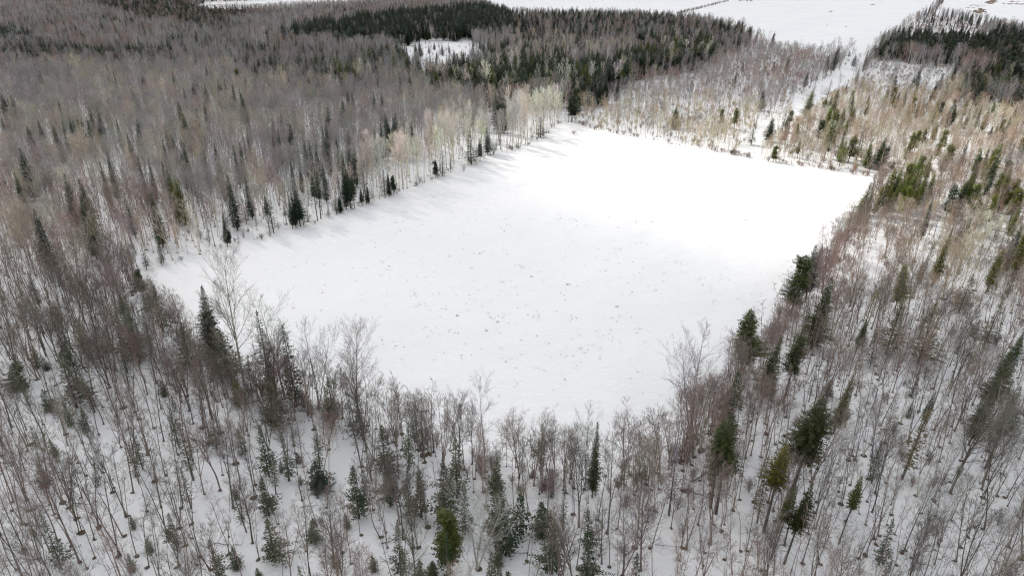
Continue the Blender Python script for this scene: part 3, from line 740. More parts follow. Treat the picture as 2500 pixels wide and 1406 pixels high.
for (u, v, H, k, va, wd, t, lab) in [
    (2142, 428, 10, "sparse", 2, 1.0, DULL, "thin spire conifer poking over the field's far right corner"), (2116, 447, 9, "sparse", 1, 1.3, DULL, None), (2126, 452, 8, "sparse", 0, 1.2, DULL, None), (2080, 480, 7, "sparse", 1, 1.3, OLIVE, None), (2067, 492, 7, "sparse", 1, 1.2, DULL, None), (2045, 506, 9, "sparse", 0, .9, DULL, "thin pointed conifer leaning out over the field's right edge"), (2100, 470, 8, "sparse", 1, 1.3, DULL, None), (2130, 470, 8, "sparse", 0, 1.4, DULL, None),
    (2279, 482, 11, "spruce", 2, .9, SPR, "small dark slim spruce standing alone above reddish birches"), (2325, 561, 13, "spruce", 2, 1.0, OLIVE, "tall leaning dark green spruce beside the pale feathery tree on the right"), (2326, 350, 11, "pine", 0, .9, OLIVE, None), (2367, 342, 10, "spruce", 2, .9, SPR, None), (2399, 365, 10, "spruce", 2, .7, SPR, None), (2419, 353, 9, "spruce", 2, .8, SPR, None),
    (2447, 345, 13, "spruce", 0, 1.3, PINEG, "tallest yellow-green conifer near the photo's right border"), (2436, 385, 11, "spruce", 2, 1.0, SPR, None), (2336, 450, 10, "pine", 1, 1.0, SPR, "rounded dark green conifer left of a tight dark group on the right"), (2365, 440, 11, "spruce", 1, .9, SPR, None), (2387, 410, 12, "spruce", 0, 1.0, SPR, None), (2376, 428, 11, "pine", 2, 1.0, OLIVE, None), (2388, 450, 9, "pine", 0, 1.0, PINEG, None),
    (2423, 433, 11, "spruce", 1, .9, SPR, None), (2450, 420, 10, "pine", 2, .9, OLIVE, None), (2470, 417, 12, "spruce", 0, 1.0, OLIVE, None), (2488, 440, 10, "pine", 1, 1.0, OLIVE, None), (2495, 465, 9, "pine", 0, 1.1, OLIVE, None), (2378, 505, 12, "spruce", 1, 1.1, SPR, "dark green conifer with brown bare crown beneath it, left of the pale feathery tree"), (2400, 470, 11, "pine", 2, 1.0, OLIVE, None), (2412, 480, 10, "pine", 1, .9, OLIVE, None), (2432, 478, 9, "pine", 0, .9, PINEG, None),
    (2488, 508, 9, "pine", 2, .9, OLIVE, None), (2497, 552, 11, "spruce", 1, 1.2, SPR, "dark conifer cut by the photo's right border above the middle"), (2375, 675, 8, "sparse", 1, 1.6, DULL, None), (2280, 598, 9, "sparse", 1, 1.2, DULL, None), (2448, 725, 10, "sparse", 1, 1.2, DULL, None),
    # right-hand wood below
    (1934, 620, 12.5, "pine", 0, 1.25, (.05, .085, .03), "green spruce on the field's right edge, its ragged boughs lit against the snow"), (1985, 599, 9.5, "highcrown", 1, .8, SPR, "small tufted conifer behind the ragged green spruce on the field's right edge"), (2032, 671, 14, "spruce", 1, 1.15, (.045, .065, .022), "tall full green spruce standing free in the right wood near the field's right edge"),
    (1833, 752, 12.5, "pine", 1, 1.15, (.05, .082, .03), "green spruce at the field's right edge with a red-brown bush at its foot"), (1965, 800, 13, "highcrown", 1, 1.05, (.04, .06, .02), "larger of the touching pair of dark spruces inside the right wood"), (1906, 824, 12, "spruce", 4, 1.0, (.04, .06, .02), "smaller left one of the touching pair of dark spruces inside the right wood"),
    (2143, 702, 12, "sparse", 2, .8, OLIVE, "very thin conifer with a bright green tip in the right wood"), (2118, 780, 8, "highcrown", 0, 1.0, SPR, "short dark conifer below the thin bright-tipped one"), (2090, 897, 11, "spruce", 2, .9, DULL, "dim olive spruce veiled by bare twigs in the middle of the right wood"), (1800, 908, 12, "sparse", 1, 1.2, SPR, "thin see-through spruce just right of the field's near right edge"),
    (2012, 964, 15.5, "highcrown", 1, 1.35, (.032, .048, .018), "largest spruce of the right wood, twin-topped with a skirt of dead brown boughs"), (1786, 1010, 14.5, "highcrown", 0, 1.0, (.035, .055, .014), "taller of two spruces grown together in the lower right wood"), (1768, 1024, 13, "highcrown", 1, .95, (.035, .058, .014), "shorter left one of two spruces grown together in the lower right wood"),
    (1924, 1087, 12.5, "highcrown", 2, 1.2, (.075, .085, .018), "golden green bushy-topped conifer left of the twin-topped giant's stem"), (1946, 1184, 10.5, "highcrown", 2, .6, (.045, .065, .018), "little tufted conifer top beside a darker bigger top near the bottom right"), (1928, 1184, 10.5, "highcrown", 2, .5, (.05, .07, .018), None), (1985, 1176, 11.5, "highcrown", 0, .9, (.028, .044, .014), "dark cone-shaped conifer top near the bottom right, below the golden one"),
    (2104, 1160, 10, "highcrown", 2, .75, (.06, .075, .016), "small bright green tuft-topped conifer alone among the bare stems at lower right"), (2469, 852, 14, "highcrown", 0, .95, (.035, .05, .018), "dark spruce near the right border with a lower one leaning against its left"), (2443, 905, 12, "spruce", 2, 1.0, (.035, .05, .018), "lower spruce leaning against the left side of a taller one near the right border"),
    (2497, 815, 12, "highcrown", 1, .9, SPR, None), (2287, 960, 10, "highcrown", 2, .6, SPR, "small dark conifer tip above brown twigs in the right wood"), (2496, 940, 13, "highcrown", 0, .9, SPR, "dark spruce cut by the right border in the lower half"), (1457, 1026, 11.5, "spruce", 2, .75, (.06, .07, .03), "slim column of spruce at the field's near corner, leaning top"),
    (1655, 1075, 11, "sparse", 2, 1.0, MAUVE, "thin brown dead conifer left of the two spruces grown together"), (1440, 1240, 6, "sparse", 1, 1.2, SPR, None), (2260, 1000, 11, "sparse", 2, 1.3, DULL, None), (1880, 1110, 10, "sparse", 2, .9, DULL, None), (2290, 740, 11, "sparse", 1, 1.6, DULL, None), (2210, 720, 11, "sparse", 1, 1.5, DULL, None),
    # near left
    (488, 702, 12.5, "spruce", 4, 1.0, (.03, .055, .032), "blue-green spruce with a sharp tip at the field's near left edge"), (630, 757, 13.5, "sparse", 2, 1.1, DULL, "grey-green spire conifer right of the tall round bare tree on the near left edge"), (695, 796, 11.5, "sparse", 1, 1.0, SPR, "dark ragged conifer with a flat top behind bare trees on the near left edge"),
    (335, 662, 6.5, "pine", 1, 1.3, SPR, "dark bushy pine at the field's left tip"), (352, 690, 7, "sparse", 1, 1.5, DULL, None), (375, 705, 9, "sparse", 1, 1.3, SPR, None), (290, 730, 11, "sparse", 1, 1.4, DULL, None), (500, 740, 10, "sparse", 1, 1.3, DULL, None), (440, 790, 9, "sparse", 1, 1.7, DULL, None), (30, 890, 4.5, "young", 2, 1.4, SPR, None), (545, 810, 9, "sparse", 1, 1.8, DULL, None), (310, 760, 10, "sparse", 1, 1.7, DULL, None), (150, 870, 9, "sparse", 1, 1.6, DULL, None), (655, 930, 8, "sparse", 1, 1.8, DULL, None), (575, 935, 4, "young", 2, 1.2, OLIVE, "bright green young conifer at the near left edge wood"),
    (770, 1135, 4.2, "young", 2, 1.5, (.03, .055, .03), "stout young fir alone in an opening of snow near the bottom centre left"), (862, 1138, 8, "sparse", 1, 1.35, (.035, .055, .028), "dark young spruce pair member left of a bushy fir near the bottom centre"), (945, 1140, 6, "sparse", 1, 1.6, (.045, .06, .03), "bushy fir veiled by a bare crown near the bottom centre"), (1080, 1130, 9, "sparse", 1, 1.35, (.045, .06, .03), None),
    (1092, 1245, 9, "pine", 0, 1.1, (.07, .085, .02), "bright olive fir at the bottom centre, left of the wide bare crown"), (1212, 1125, 11, "sparse", 1, 1.2, (.05, .065, .03), "tall dark fir with a bare stem in front, right of the wide bare crown"), (1110, 1070, 9, "sparse", 1, 1.35, DULL, None), (1235, 1240, 7, "sparse", 1, 1.35, (.03, .05, .025), None), (1352, 1270, 7.5, "sparse", 1, 1.4, SPR, "full grey-green young fir standing near the bottom edge right of centre"),
    (1440, 1320, 6, "sparse", 1, 1.6, SPR, None), (1325, 1225, 5, "young", 0, 1.2, SPR, None), (1270, 1215, 5.5, "young", 1, 1.1, SPR, None), (760, 1270, 3.2, "young", 2, 1.1, DULL, None), (655, 1270, 6, "sparse", 1, 1.7, DULL, None), (568, 1340, 3, "young", 0, 1.1, DULL, None), (640, 1165, 6, "sparse", 1, 1.5, DULL, None), (440, 1035, 9, "sparse", 2, 1.2, DULL, None), (1020, 1150, 7, "sparse", 1, 1.3, DULL, None), (800, 920, 8, "sparse", 1, 1.3, DULL, None), (930, 1040, 8, "sparse", 1, 1.4, DULL, None)]:
    m_(u, v, H, k, va, wd, t, lab)
# bare trees singled out
for (u, v, H, k, va, wd, t, lab) in [
    (543, 655, 16, "broad", 0, .85, GREY, "tallest bare tree on the field's near left edge, round fan of twigs against the snow"), (850, 795, 14, "broad", 2, .8, GREY, "round-crowned bare tree standing proud against the snow on the near left edge"), (660, 750, 14, "bare", 0, 1.2, GREY, "wide bare tree just right of the grey-green spire conifer"),
    (1180, 945, 13, "bare", 1, .9, GREY, "thin bare tree tip reaching highest over the field near the bottom centre"), (750, 790, 14, "broad", 1, .8, GREY, "multi-stemmed bare tree between the flat-topped conifer and the round-crowned tree"), (1720, 812, 12, "broad", 1, .9, MAUVE, "wide rounded bare tree at the field's right edge below the green spruce"), (1440, 1000, 12, "broad", 1, .7, GREY, None),
    (1160, 1200, 11, "broad", 1, 1.2, GREY, "widest fan-shaped bare crown at the bottom centre"), (1000, 1240, 11, "broad", 0, .8, DARK, "forked bare tree leaning left at the bottom centre"), (2400, 960, 15, "broad", 2, 1.0, DARK, "thick dark-stemmed bare tree with a pale crown in the lower right wood"), (2395, 490, 14, "aspen", 2, 1.3, PALE, "pale feathery bare tree fanning up on the right side of the photo"), (2380, 530, 13, "aspen", 0, 1.2, PALE, None), (2425, 520, 13, "aspen", 2, 1.2, PALE, None), (2340, 580, 11, "aspen", 2, 1.3, PALE, None), (2365, 560, 12, "aspen", 0, 1.3, PALE, None),
    (1640, 118, 17, "broad", 0, 1.0, TAN, "large fan-crowned bare tree before the far dark spruces"), (1600, 165, 12, "broad", 2, .8, TAN, None), (1535, 72, 17, "broad", 0, .9, GREY, None), (1500, 70, 17, "broad", 2, .9, GREY, "pale dome of bare crowns amid the far spruces, middle one"), (1570, 70, 17, "broad", 0, .9, GREY, None), (1470, 78, 15, "broad", 2, .8, GREY, None), (1995, 305, 9, "birch", 0, 1.2, PALE, "white fan-shaped bare tree in front of the sunlit conifer column"),
    (2230, 520, 12, "birch", 0, 1.2, RED, "fan of white birch stems with reddish crown in the right wood"), (2190, 510, 12, "birch", 1, 1.2, RED, None), (2120, 500, 11, "birch", 2, 1.2, RED, None), (2065, 520, 11, "birch", 1, 1.2, RED, None), (2030, 560, 11, "birch", 0, 1.1, RED, None), (2260, 530, 11, "birch", 0, 1.0, RED, None), (1990, 530, 10, "birch", 2, 1.1, GREY, "thin bare tree leaning out over the snow on the field's right edge"),
    (2405, 235, 9, "birch", 0, 1.3, RED, None), (2455, 215, 10, "birch", 1, 1.3, RED, None), (2470, 110, 11, "birch", 0, 1.2, RED, None)]:
    m_(u, v, H, k, va, wd, t, lab)
for u in range(1245, 1380, 9):      # tall pale aspens at the far left corner
    m_(u + rng.uniform(-3, 3), 222 + rng.uniform(-6, 16), 19 + rng.uniform(-1, 1), "aspen", rng.randrange(3), 1.0, jit(PALE, .06),
       {1245: "tall pale aspen, leftmost of the stand at the field's far left corner", 1371: "tall pale aspen, rightmost of the stand at the field's far left corner"}.get(u))
for (u, v) in [(1050, 275), (1070, 282), (1085, 278), (1100, 282), (1120, 275), (1140, 285), (1160, 290), (1095, 290), (960, 330), (985, 325), (1010, 325), (940, 345), (915, 350), (1030, 320), (885, 345), (1180, 300), (1060, 300)]:
    m_(u, v, 17 + rng.uniform(-2, 2), "aspen", rng.randrange(3), 1.0, jit(PALE, .08))

def y_far(v):
    return v < 520
for (u, v, H, kind, var, wd, tint, label) in M:
    if kind == "spruce" and v < 520 and u < 900 and y_far(v):
        H *= .9
    # the height that puts the foot just outside the open field
    for k_ in range(24):
        if u > 1900 and v > 400 and kind != 'broad':
            break
        hit = [h_ for h_ in ((H * 1.025 ** k_, H / 1.04 ** k_) if v > 560 else (H / 1.04 ** k_,)) if not inpoly(*[np.array([q]) for q in proj(*ground(u, v, h_), 0.0)], FIELD)[0]]
        if hit:
            H = hit[0]
            break
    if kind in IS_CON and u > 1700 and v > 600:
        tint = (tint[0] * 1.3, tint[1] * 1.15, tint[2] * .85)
    x, y = ground(u, v, H)
    # keep the feet of trees that stand at the field off the open snow
    if kind in IS_CON and y > 170:
        wd *= 1.3 if u > 1000 else 1.05
    lean = (rng.gauss(0, .012), rng.gauss(0, .012))
    if u > 1880 and kind in IS_CON:
        lean = (rng.uniform(.03, .11), rng.gauss(0, .015))
        x -= lean[0] * H
    if u > 1900 and v > 400:
        while inpoly(*[np.array([q]) for q in proj(x, y, 0.0)], FIELD)[0]:
            x += .5
    trees.append([kind, x, y, H, lean[0], lean[1], wd, jit(tint, .07), "by_eye", label, var])
mx_ = np.array([(t[1], t[2]) for t in trees])
mc_ = np.array([(t[1], t[2], t[3], 1.9 * t[6] if t[0] != "broad" else 2.2) for t in trees if t[0] in IS_CON or t[0] == "broad"])
mr_ = np.array([1.5 if t[0] in IS_CON else .8 for t in trees])

SKY_U = [345, 400, 440, 520, 600, 700, 800, 900, 1000, 1100, 1250, 1400, 1500, 1560, 1620, 1700, 1800]
SKY_V = [672, 700, 718, 735, 765, 800, 845, 885, 915, 955, 1000, 1030, 1020, 960, 905, 850, 800]
# --- the rest of the woods, sown on a jittered grid
def sow(y0, y1, cell, thin):
    ys = np.arange(y0, y1, cell)
    out = []
    for yy in ys:
        hw = (yy * CP + CAM_H * SP) * (1250 / F_PX) * 1.04 + 22
        xs = np.arange(-hw, hw, cell)
        xs = xs + nrg.uniform(-.5, .5, xs.shape) * cell
        yv = yy + nrg.uniform(-.5, .5, xs.shape) * cell
        out.append(np.stack([xs, yv], 1))
    pts = np.concatenate(out)
    u, v = proj(pts[:, 0], pts[:, 1], np.zeros(len(pts)))
    wob = 5 * np.sin(pts[:, 0] / 6.1) * np.cos(pts[:, 1] / 7.3)
    fo = ((v > 300) & ~inpoly(u, v, FIELD))
    far = (v < 230) & ~inpoly(u, v, CLEAR) & ~inpoly(u, v, ROAD)
    wv = np.where(far, 5 * np.sin(pts[:, 0] / 19) * np.cos(pts[:, 1] / 27 + pts[:, 0] / 41) + nrg.normal(0, 2.5, len(pts)), 0)
    wob = np.where(far, wob * 3 + nrg.normal(0, 9, len(pts)), wob)
    z0 = zone_of(u, v)
    z = zone_of(u + np.where(fo, 0, wob), v + wv)
    nn = np.array([zz[0] in ("none", "clearing") for zz in ZONES])
    z = np.where(nn[z0], z0, np.where(nn[z], len(ZONES) - 1, z))
    dens = np.array([zz[2] for zz in ZONES])[z] * thin
    # clumps and gaps
    gap = .5 + .5 * np.sin(pts[:, 0] / 4.3 + 2 * np.sin(pts[:, 1] / 9)) * np.sin(pts[:, 1] / 5.2 + 1.5 * np.sin(pts[:, 0] / 11))
    dens = dens * (.6 + .8 * gap)
    keep = nrg.random(len(pts)) < dens * cell * cell
    pts, z = pts[keep], z[keep]
    for (x, y), zi in zip(pts, z):
        zz = ZONES[zi]
        wts = list(zz[3].values())
        if zz[0] in ("left_top", "left_mid", "mix1", "mix2", "mix3", "right_hi", "right_mid"):
            cl = .5 + .5 * math.sin(x / 27 + 2.1 * math.sin(y / 45)) * math.sin(y / 33 + 1.6 * math.sin(x / 38))
            cl = 3.2 * max(0, cl - .35) ** 1.6 + .15
            if zz[0].startswith("mix"):
                cl = .4 + cl * .9
            wts = [w_ * cl if k_ in IS_CON else w_ for k_, w_ in zip(zz[3], wts)]
        kind = rng.choices(list(zz[3]), weights=wts)[0]
        d2 = ((mx_ - (x, y)) ** 2).sum(1)
        if (d2 < mr_ ** 2).any():
            continue
        ref = {"bare": 14, "slim": 12, "broad": 13, "aspen": 17, "birch": 11, "spruce": 14, "highcrown": 14, "pine": 10, "sparse": 7.5, "young": 2.6, "shrub": 2.4}[kind]
        H = zz[4].get(kind, ref) * rng.uniform(.78, 1.1) * (rng.uniform(.65, 1.1) if zz[0].startswith(("dark", "mix", "band")) else 1)
        if kind in ("bare", "slim") and rng.random() < .22:
            H *= .65
        if kind == "young":
            H = rng.uniform(.9, 4.2)
        tu, tv = proj(x, y, H)
        if zz[0] in ("right_hi", "glade"):       # low growth beside the track
            while H > 2.0 and inpoly(np.array([tu]), np.array([tv]), ROAD)[0]:
                H *= .9
                tu, tv = proj(x, y, H)
        if 345 < tu < 1800 and y < 135:       # the line the near treetops draw against the field
            lim_v = np.interp(tu, SKY_U, SKY_V) + rng.uniform(-6, 30)
            while tv < lim_v and H > 2.5:
                H *= .95
                tu, tv = proj(x, y, H)
        if y > 75 and kind not in IS_CON:      # shorter trees stand before the conifers that rise clear of the wood
            n_ = math.hypot(x, y)
            ex, ey = x / n_, y / n_
            al = (mc_[:, 0] - x) * ex + (mc_[:, 1] - y) * ey
            la = abs((mc_[:, 0] - x) * ey - (mc_[:, 1] - y) * ex)
            ok = (al > 0) & (al < 24) & (la < mc_[:, 3])
            if ok.any():
                cap = (mc_[ok, 2] * .66 + CAM_H / n_ * al[ok] * .9).min()
                if H > cap:
                    if cap < 5 and rng.random() < .7:
                        continue
                    H = max(cap, 3.0) * rng.uniform(.85, 1.0)
        if kind in IS_CON:
            t = rng.choice(zz[6] or [SPR])
        else:
            tl = zz[5] or [GREY]
            q = .5 + .5 * math.sin(x / 23 + 1.7 * math.sin(y / 31)) * math.cos(y / 37 + 1.3 * math.sin(x / 19))
            t = tl[int(min(.999, max(0, q + rng.gauss(0, .18))) * len(tl))]
        lx, ly = rng.gauss(0, .045), rng.gauss(0, .035)
        if x > 60 and y > 90:
            lx += rng.uniform(0, .10)
        wf = rng.uniform(.85, 1.15) * (1.5 if zz[0].startswith(("dark", "mix", "band")) and kind in IS_CON else 1)
        trees.append([kind, float(x), float(y), H, lx, ly, wf, jit(t), zz[0], None, rng.randrange(99)])
sow(44, 300, 2.2, 1.0)
sow(300, 640, 2.7, .95)
sow(640, 1150, 3.4, .62)
sow(1150, 2000, 4.5, .36)
# hedge between the far fields
for i in range(70):
    t = i / 70
    u, v = 1655 + 125 * t, 36 - 33 * t
    if .55 < t < .6:
        continue
    x, y = ground(u + rng.uniform(-3, 3), v + rng.uniform(-.5, .5))
    trees.append(["shrub", x, y, rng.uniform(3, 5.5), 0, 0, 1.3, jit(MAUVE), "hedge", None, rng.randrange(9)])
for i in range(14):
    x, y = ground(1800 + rng.uniform(0, 36), 4 + rng.uniform(-.8, .8))
    trees.append(["shrub", x, y, rng.uniform(3, 5), 0, 0, 1.3, jit(MAUVE), "hedge", None, rng.randrange(9)])
# brush at the foot of the field's edges
for poly, nn, t in ((FIELD[0:9], 60, GREY), (FIELD[9:19], 95, RED), (FIELD[19:31], 60, RED)):
    for _ in range(nn):
        i = rng.randrange(len(poly) - 1)
        f = rng.random()
        u = poly[i][0] * (1 - f) + poly[i + 1][0] * f
        v = poly[i][1] * (1 - f) + poly[i + 1][1] * f
        x, y = ground(u, v)
        trees.append(["shrub", x + rng.gauss(0, 1.1), y + abs(rng.gauss(0, 1.3)), rng.uniform(.4, 1.0) ** 2 * 2.2, 0, 0, 1.3, jit(t, .3), "brush", None, rng.randrange(9)])
for (u, v, H, wd) in [(1815, 845, 3.2, 2.2), (1835, 855, 2.8, 2.2), (1690, 985, 3.4, 2.2), (1730, 960, 3, 2), (1400, 330, 2, 1.5), (2160, 425, 3, 1.6), (2140, 408, 2.5, 1.8), (2120, 400, 2.5, 1.8), (1205, 380, 5, 1.1), (1025, 448, 2.5, 1.2)]:
    x, y = ground(u, v)
    trees.append(["shrub", x, y, H, 0, 0, wd, jit(RED if u > 1300 else GREY, .05), "brush", None, rng.randrange(9)])

# a close fringe of young growth closing the field's near and right edges
for (a_, b_, nn, tl) in ((19, 25, 130, [RED, MIDB, DMAU]), (25, 32, 150, [DMAU, MIDB, DMAU]), (32, 41, 230, [MIDB, DARK, MIDB, DMAU])):
    for _ in range(nn):
        i = rng.randrange(a_, b_)
        p0, p1 = FIELD[i % len(FIELD)], FIELD[(i + 1) % len(FIELD)]
        f = rng.random()
        x, y = ground(p0[0] * (1 - f) + p1[0] * f, p0[1] * (1 - f) + p1[1] * f)
        y -= abs(rng.gauss(0, 2.6)) if i >= 28 else 0
        x += abs(rng.gauss(0, 2.2)) if i < 30 else 0
        u, v = proj(x, y, 0.0)
        if inpoly(np.array([u]), np.array([v]), FIELD)[0]:
            continue
        kind = rng.choices(["slim", "shrub", "bare"], weights=[8, 5, 3])[0]
        H = {"slim": rng.uniform(5, 11), "bare": rng.uniform(5, 10), "shrub": rng.uniform(.8, 3)}[kind]
        while H > 2.5 and 345 < u < 1800 and proj(x, y, H)[1] < np.interp(proj(x, y, H)[0], SKY_U, SKY_V) + 5:
            H *= .95
        trees.append([kind, x, y, H, rng.gauss(0, .05), rng.gauss(0, .04), rng.uniform(.9, 1.3), jit(rng.choice(tl)), "fringe", None, rng.randrange(99)])

# ------------------------------------------------------------------ individuals and the rest
NAMES = {"bare": "bare_tree", "slim": "bare_tree", "broad": "bare_tree", "aspen": "aspen_tree", "birch": "birch_tree", "spruce": "spruce_tree", "highcrown": "spruce_tree", "pine": "pine_tree", "sparse": "thin_conifer_tree", "young": "young_fir_tree", "shrub": "bare_shrub"}
LIMIT = {"bare_tree": 290, "aspen_tree": 110, "birch_tree": 110, "spruce_tree": 290, "pine_tree": 130, "thin_conifer_tree": 130, "young_fir_tree": 60, "bare_shrub": 70}
def size_px(t):
    x, y, H = t[1], t[2], t[3]
    u0, v0 = proj(x, y, 0.0)
    u1, v1 = proj(x, y, H)
    if y < 8 or u1 < -5 or u1 > 2505 or v1 > 1400 or v1 < -5:
        return 0
    vis = 1.0 if v0 < 1406 else max(0, (1406 - v1) / (v0 - v1))
    return (v0 - v1) * vis
for t in trees:
    t.append(size_px(t))
by = {}
for t in trees:
    by.setdefault(NAMES[t[0]], []).append(t)
TONE = {"bare": "grey-brown leafless tree", "slim": "slim leafless tree", "broad": "wide-crowned leafless tree", "aspen": "pale-barked leafless aspen", "birch": "many-stemmed pale birch", "spruce": "dark green spruce", "highcrown": "spruce with a bare lower stem",
        "pine": "bushy green pine", "sparse": "thin see-through conifer", "young": "small young fir", "shrub": "low leafless shrub"}
GROUPS = {"bare_tree": "leafless trees of the near woods", "aspen_tree": "pale aspens along the field's left edge and behind", "birch_tree": "birches of the right wood", "spruce_tree": "spruces scattered through the woods", "pine_tree": "pines beyond and right of the field",
          "thin_conifer_tree": "thin conifers under the bare trees", "young_fir_tree": "young firs on the snow of the near wood", "bare_shrub": "leafless shrubs along the wood edges"}
LM = [(495, 730, "the sharp-tipped blue-green spruce"), (545, 740, "the tallest round bare tree by the field"), (632, 810, "the grey-green spire conifer"), (700, 850, "the flat-topped ragged conifer"), (850, 860, "the lone round-crowned edge tree"),
      (770, 1160, "the stout young fir in its snow gap"), (945, 1175, "the veiled bushy fir"), (1085, 1310, "the bright olive fir"), (1160, 1290, "the wide fan-shaped crown"), (1225, 1230, "the tall dark fir of the bottom centre"), (1352, 1320, "the full grey-green fir at the bottom"),
      (1344, 1250, "the snapped-off stump"), (1457, 1090, "the slim spruce column at the field"), (1780, 1080, "the two joined spruces"), (2005, 1040, "the twin-topped giant spruce"), (1922, 1130, "the golden bushy conifer"), (1985, 1220, "the dark cone-shaped top"),
      (2105, 1190, "the small bright tuft-topped conifer"), (1720, 880, "the wide rounded tree at the field"), (1833, 810, "the edge spruce with a red bush"), (1935, 850, "the touching pair of dark spruces"), (2025, 740, "the free-standing full spruce"), (1800, 970, "the see-through edge spruce"),
      (2110, 800, "the short dark conifer"), (2450, 910, "the two leaning border spruces"), (2400, 1050, "the thick tree with pale crown"), (1705, 1200, "the crossed fallen stems"), (2230, 1375, "the rotten log"), (20, 1390, "the photo's lower left corner"), (345, 680, "the field's left tip"),
      (2480, 1390, "the photo's lower right corner"), (2290, 990, "the small dark tip over brown twigs"), (310, 1400, "the bottom edge near the left corner"), (630, 1400, "the bottom edge a quarter across"), (1560, 1400, "the bottom edge right of centre"), (1875, 1400, "the bottom edge three quarters across"),
      (10, 1050, "the left edge three quarters down"), (10, 760, "the left edge's midpoint"), (300, 1050, "the snow glimpses of the near left wood"), (300, 860, "the dark thicket by the field"), (2490, 1150, "the right edge three quarters down"), (2490, 720, "the right edge's midpoint"), (1500, 1150, "the field's near corner"), (1100, 1080, "the field's near edge, centre"),
      (720, 540, "the full-skirted spruce clump"), (850, 480, "the tight group on the field edge"), (965, 460, "the rounded blue-green pine"), (1085, 420, "the dark pines under the aspens"), (1175, 365, "the dark spruce by the far left corner"), (1310, 300, "the tall aspens at the far corner"),
      (550, 570, "the slim ragged edge spruce"), (648, 530, "the bare-footed edge spruce"), (155, 460, "the full spruce in the left wood"), (200, 520, "the darkest spruce of the left wood"), (88, 545, "the lowest leaning spruce"), (370, 500, "the lone slim spruce left of the field"), (425, 460, "the olive twin-topped conifer"),
      (560, 460, "the twig-veiled narrow spruce"), (448, 375, "the dark pair in the left wood"), (345, 200, "the stout two-topped lone spruce"), (278, 190, "the lone slim far spruce"), (50, 385, "the broad spruce by the left border"), (180, 315, "the spruce row in the grey wood"), (498, 220, "the yellowish conifer of the grey wood"),
      (555, 210, "the little spruce cluster in the grey wood"), (682, 285, "the lone low spruce above the aspens"), (1000, 195, "the tall spire at the clearing"), (1090, 135, "the snowy clearing"), (800, 200, "the mixed dark strip left of the clearing"), (1655, 280, "the sunlit full spruce"), (1790, 285, "the sunlit conifer pair"),
      (1830, 340, "the track's mouth"), (2075, 145, "the track's top end"), (1935, 160, "the spruce above the bare thicket"), (2040, 260, "the sunlit conifer column"), (2230, 420, "the yellow-green pine clump"), (2150, 355, "the pair at the far right corner"), (2445, 380, "the tallest yellow-green conifer"),
      (2375, 460, "the tight dark group at the right"), (2315, 590, "the leaning spruce by the feathery tree"), (2400, 570, "the pale feathery tree"), (2220, 580, "the white birch fan"), (2180, 195, "the snowy glade"), (2250, 185, "the glade's lone spruce"), (2300, 205, "the glade's leaning spruce"), (2370, 145, "the spruce over the glade"),
      (2240, 110, "the dark stand at upper right"), (2440, 140, "the upper right border stand"), (2420, 230, "the dark group under the upper right stand"), (1540, 100, "the pale dome of crowns"), (1100, 60, "the big dark stand at the top"), (1300, 200, "the dark stand behind the field"), (1560, 160, "the dark stand's right wing"), (1400, 70, "the far spruce row, left half"), (1720, 90, "the far spruce row, right end"),
      (1640, 330, "the middle of the far edge wood"), (1480, 310, "the far edge wood's left end"), (1400, 250, "the broad dark corner pine"), (2300, 330, "the tan wood right of the column")]
ORD = "nearest second third fourth fifth sixth seventh eighth ninth tenth eleventh twelfth thirteenth fourteenth fifteenth sixteenth seventeenth eighteenth nineteenth twentieth".split()
ORD += ["twenty-" + w for w in "first second third fourth fifth sixth seventh eighth ninth".split()] + ["thirtieth"] + ["thirty-" + w for w in "first second third fourth fifth".split()]
def auto_label(t):
    kind, x, y, H, tint = t[0], t[1], t[2], t[3], t[7]
    ref = KINDS[kind]["ref"]
    u, v = proj(x, y, H * .6)
    lm = min(LM, key=lambda q: (q[0] - u) ** 2 + (q[1] - v) ** 2)
    dx, dy = u - lm[0], v - lm[1]
    side = ("right of" if dx > 0 else "left of") if abs(dx) > abs(dy) else ("below" if dy > 0 else "above")
    size = "tall" if H > ref * .92 else "short" if H < ref * .68 else "medium"
    if kind in ("shrub", "young"):
        size = "larger" if H > ref * .9 else "tiny"
    tone = TONE[kind]
    lum, red = sum(tint) / 3, tint[0] / tint[2]
    if kind in ("bare", "broad", "slim"):
        tone = ("dark " if lum < .12 else "reddish " if red > 1.6 else "tan " if lum > .25 else "grey ") + tone.replace("grey-brown ", "")
    elif kind == "pine":
        tone = "yellow-green bushy pine" if tint[0] > .06 else "dark bushy pine"
    elif kind == "sparse":
        tone = ("dull " if tint[0] > .055 else "dark ") + "see-through thin conifer"
    return (size, tone, side, lm[2]), dx * dx + dy * dy
auto = {}
cnt = {}
kind_src = {}
